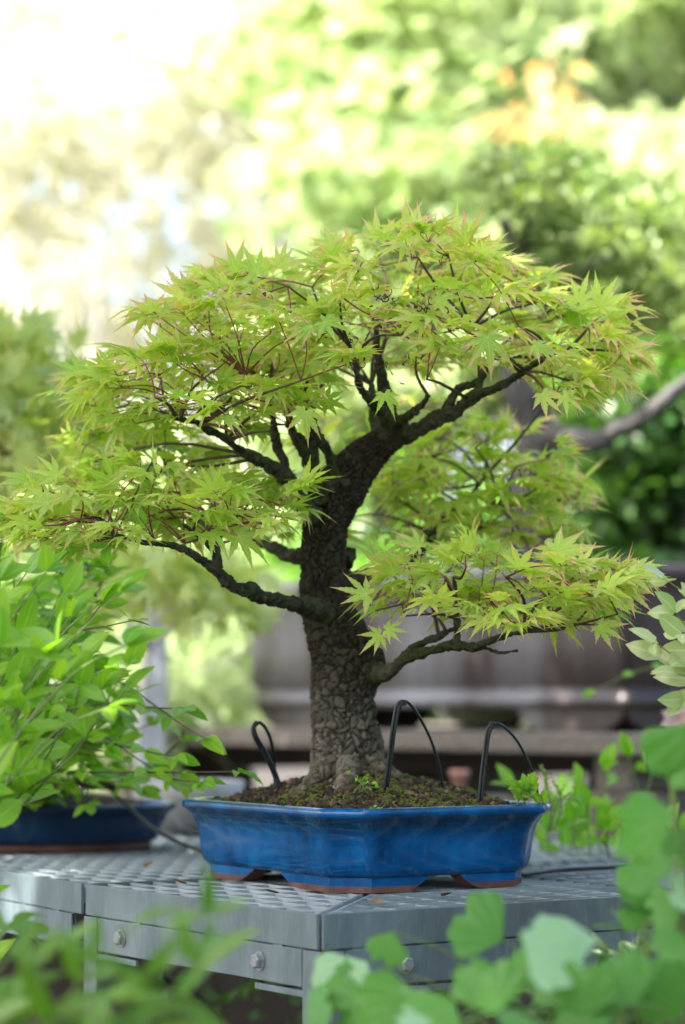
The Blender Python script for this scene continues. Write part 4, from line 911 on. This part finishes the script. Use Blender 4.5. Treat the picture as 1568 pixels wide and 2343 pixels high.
# scalloped feet
for (fx, fy) in ((0.06, 0.06), (0.06, 1.20), (.74, .06), (.74, 1.20)):
    k = MB(); L_ = .40 
    xs = np.linspace(0, L_, 15)
    for (axis) in (0, 1):
        top = [(s_, .060) for s_ in xs]; bot = [(s_, .060*min(1, (abs(s_-L_/2)/(L_/2))**5*1.0)+.0) for s_ in xs]
        V = []; W_ = .05; off = 0 if axis == 0 else 0
        for (s_, z) in top+bot:
            for d_ in (0, W_):
                V.append((fx+d_, fy+s_, z) if axis == 0 else (fx+.001+s_*.85, fy+.001+d_, z))
        n_ = len(xs); Fc = []
        for i in range(n_-1):
            a, b_, c, d_ = 2*i, 2*i+1, 2*(n_+i), 2*(n_+i)+1
            Fc += [(a, a+2, b_+2, b_), (c, d_, d_+2, c+2), (a, c, c+2, a+2), (b_, b_+2, d_+2, d_)]
        k.add(V, Fc)
    k.build('foot', M['brown'], box_, world=False)
bt = MB(); 
soilb = mesh_obj('soil', [bloc(.06, .06, 1.285), bloc(1.14, .06, 1.285), bloc(1.14, 1.60, 1.285), bloc(.06, 1.60, 1.285)], [(0, 1, 2, 3)], M['soil'])
tag(soilb, 'soil filling the huge brown container', 'soil', kind='stuff')
bench = empty('wooden_bench', (KC[0], KC[1], 0), 'weathered plank bench carrying the huge brown container', 'bench', None, A3)
for i in range(5):
    b = MB(); b.box((-.12+i*.32, -.25, .884), (-.12+i*.32+.30, 2.3, .931), bev=.006); b.build('plank', M['wood'], bench, world=False)
for yy in (-.1, 1.0, 2.0):
    b = MB(); b.box((-.08, yy, .80), (1.4, yy+.12, .883), bev=.006); b.build('beam', M['wood'], bench, world=False)
def block(label, x, y, z0, z1, w_, d_):
    b = MB(); c = bloc(x, y, 0)
    b.box((-w_/2, -d_/2, z0), (w_/2, d_/2, z1), bev=.012)
    o = empty_dummy = b.build('concrete_block', M['concrete'], None); o.location = (c[0], c[1], 0); o.rotation_euler = (0, 0, A3+rng.normal(0, .04))
    tag(o, label, 'block', 'concrete blocks under the plank bench')
for k, (x, y) in enumerate(((.08, -.04), (.08, 1.06), (.08, 2.06), (1.2, -.04), (1.2, 1.06), (1.2, 2.06))):
    nm = ['at its near corner', 'at the middle of its front', 'at its far left end', 'at its right rear', 'at the middle of its back', 'at its far rear end'][k]
    for q in range(4):
        lv = ['lowest', 'second', 'third', 'topmost'][q]
        block(lv+' block of the concrete stack under the plank bench '+nm, x+rng.normal(0, .01), y, .2*q+.002, .2*q+.198, .36, .34)
b = MB(); b.box((-2.2, 5.05, 0), (-.38, 5.25, .60), bev=.012); b.box((-.377, 5.05, 0), (1.3, 5.25, .60), bev=.012)
tag(b.build('low_wall', plainmat('brown_render', (.060, .048, .040), (.13, .11, .095), 5, .95, 0, .4, .004)), 'low brown wall in the shade under and behind the grating tables', 'wall')
tp = MB(); c = bloc(.9, -.42, 0); c = P(1052, 1800, 5.5); pz = c[2]-.02
V = []
for r_, z in ((.0, 0), (.014, 0), (.018, .045), (.022, .046), (.022, .058), (.019, .058), (.016, .045), (.0, .04)): V += [(r_*math.cos(t), r_*math.sin(t), z) for t in np.linspace(0, 2*math.pi, 24, endpoint=False)]
fp_ = mesh_obj('flower_pot', V, [(k*24+i, k*24+(i+1) % 24, (k+1)*24+(i+1) % 24, (k+1)*24+i) for k in range(7) for i in range(24)], plainmat('pink_clay', (.45, .22, .16), (.6, .36, .28), 30, .8))
fp_.location = (c[0], 5.5, pz); tag(fp_, 'small blurred pinkish clay pot standing on a stone block behind the blue pot', 'flower pot')
b = MB(); b.box((-.12, -.12, 0.002), (.12, .12, pz-.001), bev=.01); sbk = b.build('stone_block', M['concrete']); sbk.location = (c[0], 5.5, 0); tag(sbk, 'stone block holding the small pinkish clay pot', 'block')
PET = [ovate(.75, .3, .3, nseg=4)]
fr = empty('flower', P(1560, 1700, 4.4), 'blurred pale pink blossom at the right edge above the fan leaves', 'flower')
fc_ = P(1548, 1650, 4.4); n = 11; a = np.linspace(0, 2*math.pi*2, n, endpoint=False); dd = norm(np.stack([np.cos(a)*.6, -.5+0*a, np.sin(a)+.2], -1))
V, Fc, C = scatter(PET, np.tile(fc_, (n, 1)), basis(dd, norm(np.stack([0*a, -1+0*a, .4+0*a], -1))), np.full(n, .034), rng.uniform(0, 1, n)); mesh_obj('petals', V, Fc, leafmat('petal', (.75, .5, .48), (.9, .75, .72), (.8, .5, .5), .4, .5, (1, 1, 1)), fr, C)
b = MB(); V, Fc = tube([P(1600, 1980, 4.45), P(1570, 1800, 4.42), fc_], [.002, .0016, .0012], 6, .03); b.add(V, Fc); b.build('stem', M['stem'], fr, smooth=True)

# ------------------------------------------------------------------ background trees
def bgtree(name, label, cat, base, poly, Ya, Yb, nclump, nleaf, size, mat, tpl=ROUGH, rad=.18, trunk_r=.08, barkm=None, varm=.5, group=None, limbs=10, spread=(1, 1, .6), aniso=.7, fork=None, minclump=10, box=None):
    base = np.asarray(base, float); root = empty(name, base, label, cat, group)
    q = sample_poly(poly, nclump, minclump); Yd = rng.uniform(Ya, Yb, len(q)); Cc = PA(q[:, 0], q[:, 1], Yd)
    if box: Cc = rng.uniform(box[0], box[1], (len(q), 3))
    cr = rng.uniform(.6, 1.4, len(q))*rad; id_ = rng.integers(0, len(q), nleaf)
    cvar = np.clip(rng.normal(varm, .25, len(q)), 0, 1)
    off = rng.normal(0, 1, (nleaf, 3)); off = norm(off)*rng.uniform(.3, 1, (nleaf, 1))
    pos = Cc[id_]+off*cr[id_][:, None]*np.array(spread)
    dr = norm(off*np.array([1, 1, .2])+rng.normal(0, .6, (nleaf, 3))+np.array([0, 0, -.15])); up = norm(np.array([0, 0, 1])+off*.4+rng.normal(0, aniso, (nleaf, 3)))
    V, Fc, C = scatter(tpl, pos, basis(dr, up), rng.uniform(size[0], size[1], nleaf), np.clip(cvar[id_]+rng.normal(0, .15, nleaf), 0, 1))
    k = MB(); cen = Cc.mean(0); fk = base+(cen-base)*.45 if fork is None else np.asarray(fork, float)
    fk[2] = max(fk[2], base[2]+.3)
    bmid = (base+fk)/2+np.array([rng.normal(0, .05), 0, 0])*np.linalg.norm(fk-base)
    V2, F2, C2, _, _ = bark_tube([base-np.array([0, 0, .03]), bmid, fk], [trunk_r, trunk_r*.8, trunk_r*.65], 16, .08, .06, .006, .1, 6, 5); k.add(V2, F2, 0, C2)
    for j in rng.choice(len(Cc), min(limbs, len(Cc)), replace=False):
        e = Cc[j]; md = (fk+e)/2+rng.normal(0, .08, 3)*np.linalg.norm(e-fk)
        V2, F2 = tube([fk, md, e], [trunk_r*.45, trunk_r*.25, trunk_r*.08], 7, .12, False); c2 = np.tile([1, rng.uniform(0, 1), 0], (len(V2), 1)); k.add(V2, F2, 0, c2)
    k.build('trunk', barkm or M['fbark'], root, smooth=True, col=True)
    mesh_obj('crown', V, Fc, mat, root, C)
    return root
def gx(x, Y): return P(x, 1600, Y)[0]
G_ = 'trees standing behind the bonsai bench'
# maple behind on the left (blurred star leaves)
bgtree('maple_bonsai', 'blurred drooping maple at the left edge behind the sharp bonsai maple', 'bonsai tree', (gx(-150, 4.9), 4.9, TZ), [(-200, 760), (30, 740), (110, 790), (190, 830), (230, 900), (210, 980), (120, 1060), (60, 1110), (-200, 1120)], 4.5, 5.2, 26, 620, (.05, .08), M['maple_back'], MAPLES[1:4], .11, .03, M['limb'], .4, fork=P(-120, 1150, 4.9))
bgtree('maple_bonsai', 'blurred pale maple low behind the navy pot shrub', 'bonsai tree', (gx(330, 5.3), 5.3, TZ), [(150, 1270), (330, 1260), (520, 1300), (600, 1370), (560, 1410), (420, 1400), (260, 1390), (150, 1340)], 4.6, 5.6, 20, 420, (.045, .075), M['maple_back'], MAPLES[1:4], .10, .012, M['cbark'], .55, fork=P(340, 1480, 5.3))
# tree growing in the brown container: grey trunk and long branch, dark cloud like crown
tc_ = empty('container_tree', bloc(.5, .35, 1.27), 'old evergreen with grey bent limbs growing in the huge brown container', 'tree')
kb = MB()
def blimb(pp, sides=20, seed=1): limb(pp, sides, .03, .006, .1, .02, seed, 20, False, kb)
bx = bloc(.5, .35, 1.27); byy = bx[1]
blimb([(1180, 1330, byy, 150), (1200, 1240, byy, 130), (1215, 1140, byy, 115), (1225, 1050, byy, 105), (1215, 960, byy, 90), (1180, 860, byy, 70), (1200, 760, byy, 56), (1170, 680, byy, 44), (1190, 600, byy, 36), (1150, 500, byy, 26)], 28, 81)
blimb([(1225, 1010, byy, 80), (1290, 1000, byy-.1, 60), (1360, 1012, byy-.2, 46), (1420, 980, byy-.25, 40), (1500, 930, byy-.3, 34), (1600, 850, byy-.3, 28), (1700, 780, byy-.3, 20)], 20, 82)
blimb([(1190, 780, byy, 50), (1260, 700, byy, 38), (1340, 620, byy, 30), (1440, 580, byy, 20)], 14, 83)
blimb([(1180, 640, byy, 34), (1210, 520, byy, 26), (1160, 450, byy, 18)], 14, 84)
kb.build('trunk', M['fbark'], tc_, smooth=True, col=True)
def cloud(poly, Ya, Yb, ncl, nl, size, mat, rad, varm=.5, parent=None, name='crown', tpl=ROUGH, spread=(1, 1, .6)):
    q = sample_poly(poly, ncl, 14); Cc = PA(q[:, 0], q[:, 1], rng.uniform(Ya, Yb, len(q))); cr = rng.uniform(.6, 1.4, len(q))*rad; id_ = rng.integers(0, len(q), nl); cv = np.clip(rng.normal(varm, .25, len(q)), 0, 1)
    off = norm(rng.normal(0, 1, (nl, 3)))*rng.uniform(.3, 1, (nl, 1)); pos = Cc[id_]+off*cr[id_][:, None]*np.array(spread)
    V, Fc, C = scatter(tpl, pos, basis(norm(off+rng.normal(0, .6, (nl, 3))), norm(np.array([0, 0, 1])+rng.normal(0, .7, (nl, 3)))), rng.uniform(*size, nl), np.clip(cv[id_]+rng.normal(0, .15, nl), 0, 1))
    return mesh_obj(name, V, Fc, mat, parent, C)
cloud([(1080, 400), (1160, 350), (1260, 340), (1360, 380), (1440, 430), (1560, 450), (1660, 520), (1660, 680), (1540, 660), (1400, 690), (1240, 680), (1120, 600), (1200, 560), (1190, 480), (1100, 470)], byy-.3, byy+.4, 100, 6600, (.018, .034), M['pine'], .062, .5, tc_)
cloud([(860, 560), (960, 510), (1080, 540), (1120, 620), (1050, 640), (900, 610)], byy-.1, byy+.3, 12, 1100, (.018, .034), M['pine'], .08, .4, tc_)
cloud([(1180, 640), (1400, 640), (1560, 680), (1620, 760), (1500, 740), (1350, 720), (1200, 700)], byy-.3, byy+.3, 18, 1500, (.018, .034), M['pine'], .08, .7, tc_)
# hedge / bushes on the right
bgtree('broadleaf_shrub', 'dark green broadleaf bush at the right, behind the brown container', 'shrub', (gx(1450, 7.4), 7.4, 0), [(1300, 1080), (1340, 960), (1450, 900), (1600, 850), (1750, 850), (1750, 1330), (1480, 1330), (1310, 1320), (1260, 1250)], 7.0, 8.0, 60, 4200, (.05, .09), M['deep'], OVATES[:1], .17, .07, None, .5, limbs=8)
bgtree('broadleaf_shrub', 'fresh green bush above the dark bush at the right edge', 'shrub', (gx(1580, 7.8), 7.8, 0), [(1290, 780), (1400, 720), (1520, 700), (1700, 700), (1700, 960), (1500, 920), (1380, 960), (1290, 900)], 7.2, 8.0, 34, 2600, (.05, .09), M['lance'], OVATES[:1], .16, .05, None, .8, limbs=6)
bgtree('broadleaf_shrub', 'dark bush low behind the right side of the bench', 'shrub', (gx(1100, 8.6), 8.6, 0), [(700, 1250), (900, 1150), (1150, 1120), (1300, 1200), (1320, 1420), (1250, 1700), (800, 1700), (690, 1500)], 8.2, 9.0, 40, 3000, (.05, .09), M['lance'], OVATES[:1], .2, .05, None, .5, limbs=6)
# left middle distance
bgtree('broadleaf_shrub', 'light green bush seen between the navy pot and the brown container', 'shrub', (gx(480, 7.6), 7.6, 0), [(180, 1420), (380, 1380), (560, 1400), (600, 1560), (600, 1760), (430, 1800), (180, 1760)], 7.0, 8.2, 30, 1500, (.05, .09), M['sunny'], OVATES[:1], .18, .04, None, .5, limbs=6)
bgtree('broadleaf_shrub', 'green bush in the gap under the left maple pad', 'shrub', (gx(560, 9.5), 9.5, 0), [(380, 1200), (560, 1180), (720, 1220), (720, 1380), (560, 1500), (380, 1400)], 9.2, 10, 20, 1100, (.06, .10), M['sunny'], OVATES[:1], .22, .05, None, .3, limbs=6)
# tall sunlit trees behind
specs = [
 ('tall sunlit tree filling the top centre background', (900, 13.5), [(640, -150), (1000, -200), (1250, -150), (1250, 250), (1150, 420), (950, 500), (820, 420), (780, 250), (640, 140)], 12.3, 14.3, 66, 3800, M['sunny'], .50, .5),
 ('tall yellow green tree filling the top right background', (1450, 14.5), [(1180, -150), (1700, -200), (1750, 350), (1560, 420), (1400, 330), (1250, 350), (1180, 150)], 13.5, 15.5, 60, 3600, M['sunny'], .50, .45),
 ('green tree low in the centre background behind the crown', (850, 12), [(720, 400), (950, 330), (1150, 420), (1200, 700), (1100, 900), (900, 1100), (700, 1200), (640, 900), (780, 620)], 11.5, 12.8, 50, 3000, M['sunny'], .40, .25),
 ('glare-paled tree dissolving into the bright upper left', (250, 16), [(-150, -150), (640, -150), (700, 180), (500, 420), (300, 330), (120, 500), (-150, 420)], 15, 17.5, 56, 2700, M['cream'], .66, .55),
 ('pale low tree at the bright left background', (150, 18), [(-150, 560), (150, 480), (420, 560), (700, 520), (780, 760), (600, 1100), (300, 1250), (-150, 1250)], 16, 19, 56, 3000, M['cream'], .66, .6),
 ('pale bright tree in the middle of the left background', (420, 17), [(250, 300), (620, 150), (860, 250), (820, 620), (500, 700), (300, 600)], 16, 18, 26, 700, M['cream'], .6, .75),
 ('bright yellow green tree behind the gap at the right', (1500, 12), [(1180, 330), (1400, 300), (1700, 380), (1700, 900), (1400, 960), (1200, 900)], 11, 13, 44, 2400, M['sunny'], .36, .6),
 ('sunlit tree at the lower left background', (100, 11), [(-150, 1050), (200, 1020), (480, 1150), (480, 1500), (150, 1700), (-150, 1700)], 10.5, 12, 40, 2200, M['sunny'], .34, .65),
]
for (lab, (bx_, bY), poly, Ya, Yb, nc, nl, mt, rd, vm) in specs:
    bgtree('garden_tree', lab, 'tree', (gx(bx_, bY), bY, 0), poly, Ya, Yb, nc, nl, (.10, .2), mt, ROUGH, rd, .13 if mt is not M['cream'] else .05, M['cbark'] if mt is M['cream'] else None, vm, G_, limbs=14, aniso=.9, minclump=60)
# a few turning leaves, top right
tr_ = bgtree('garden_tree', 'small tree with orange and pink leaves in the upper right background', 'tree', (gx(1280, 11.5), 11.5, 0), [(1120, 230), (1230, 180), (1330, 150), (1380, 130), (1370, 230), (1280, 300), (1150, 300)], 11.2, 11.8, 7, 80, (.05, .09), M['red'], ROUGH, .17, .04, None, .4, G_, limbs=6)
bgtree('added_dark_hedge', 'dense dark unseen hedge added at the right to cut light on the blue pot', 'hedge', (2.3, 3.2, 0), [(3000, -200), (5200, -200), (5200, 3000), (3000, 3000)], 2.4, 4.2, 110, 5200, (.06, .11), M['deep'], OVATES[:1], .22, .06, None, .4, limbs=10)  # unseen hedge added to darken the blue pot's right face
bgtree('added_dark_hedge', 'dense dark unseen hedge added behind the camera at the right to cut light', 'hedge', (2.4, -.6, 0), [(3000, -200), (5200, -200), (5200, 3000), (3000, 3000)], 2.4, 4.2, 150, 6500, (.07, .12), M['deep'], OVATES[:1], .26, .06, None, .4, limbs=10, box=((1.1, -2.4, .2), (3.2, 1.6, 2.6)))  # second unseen hedge, added to dim what the pot's right face reflects
# grey post at the left
b = MB(); c = P(355, 1600, 6.3); b.box((-.03, -.03, 0), (.03, .03, 1.26), bev=.004); b.box((-.036, -.036, 1.2602), (.036, .036, 1.275), bev=.003)
po = b.build('steel_post', M['post']); po.location = (c[0], c[1], 0); tag(po, 'grey square post standing behind the navy pot shrub', 'post')
# unseen tree added so its crown shades the tables (above and to the left of the camera)
def shade():
    root = empty('added_shade_tree', (-3.4, 2.2, 0), 'large unseen tree added to shade the bonsai tables', 'tree')
    n = 9000; x = rng.uniform(-3.9, -.45, n); y = rng.uniform(.1, 6.2, n); z = 3.5+rng.uniform(0, .9, n); x = np.where(y > 3.4, x-.9*rng.uniform(0, 1, n), x)
    g_ = np.sin(x*2.1+1)*np.sin(y*1.7)+.5*np.sin(x*4.3+y*3.1); k = g_ > -1.05; x, y, z = x[k], y[k], z[k]; n = len(x)
    pos = np.stack([x, y, z], -1); dr = norm(rng.normal(0, 1, (n, 3))*[1, 1, .3]); up = norm(np.array([0, 0, 1])+rng.normal(0, .4, (n, 3)))
    V, Fc, C = scatter(ROUGH, pos, basis(dr, up), rng.uniform(.12, .22, n), rng.uniform(0, 1, n))
    kk = MB(); fk = np.array([-3.2, 2.6, 2.9]); V2, F2, C2, _, _ = bark_tube([(-3.4, 2.2, 0), (-3.35, 2.3, 1.5), fk], [.2, .16, .14], 24, .08, .05, .008, .1, 5, 3); kk.add(V2, F2, 0, C2)
    for _ in range(16):
        e = pos[rng.integers(0, n)]; md = (fk+e)/2+np.array([0, 0, .35]); V2, F2 = tube([fk, md, e], [.06, .035, .01], 7, .2, False); kk.add(V2, F2, 0, np.tile([1, .5, 0], (len(V2), 1)))
    kk.build('trunk', M['fbark'], root, smooth=True, col=True); mesh_obj('crown', V, Fc, M['deep'], root, C)
shade()
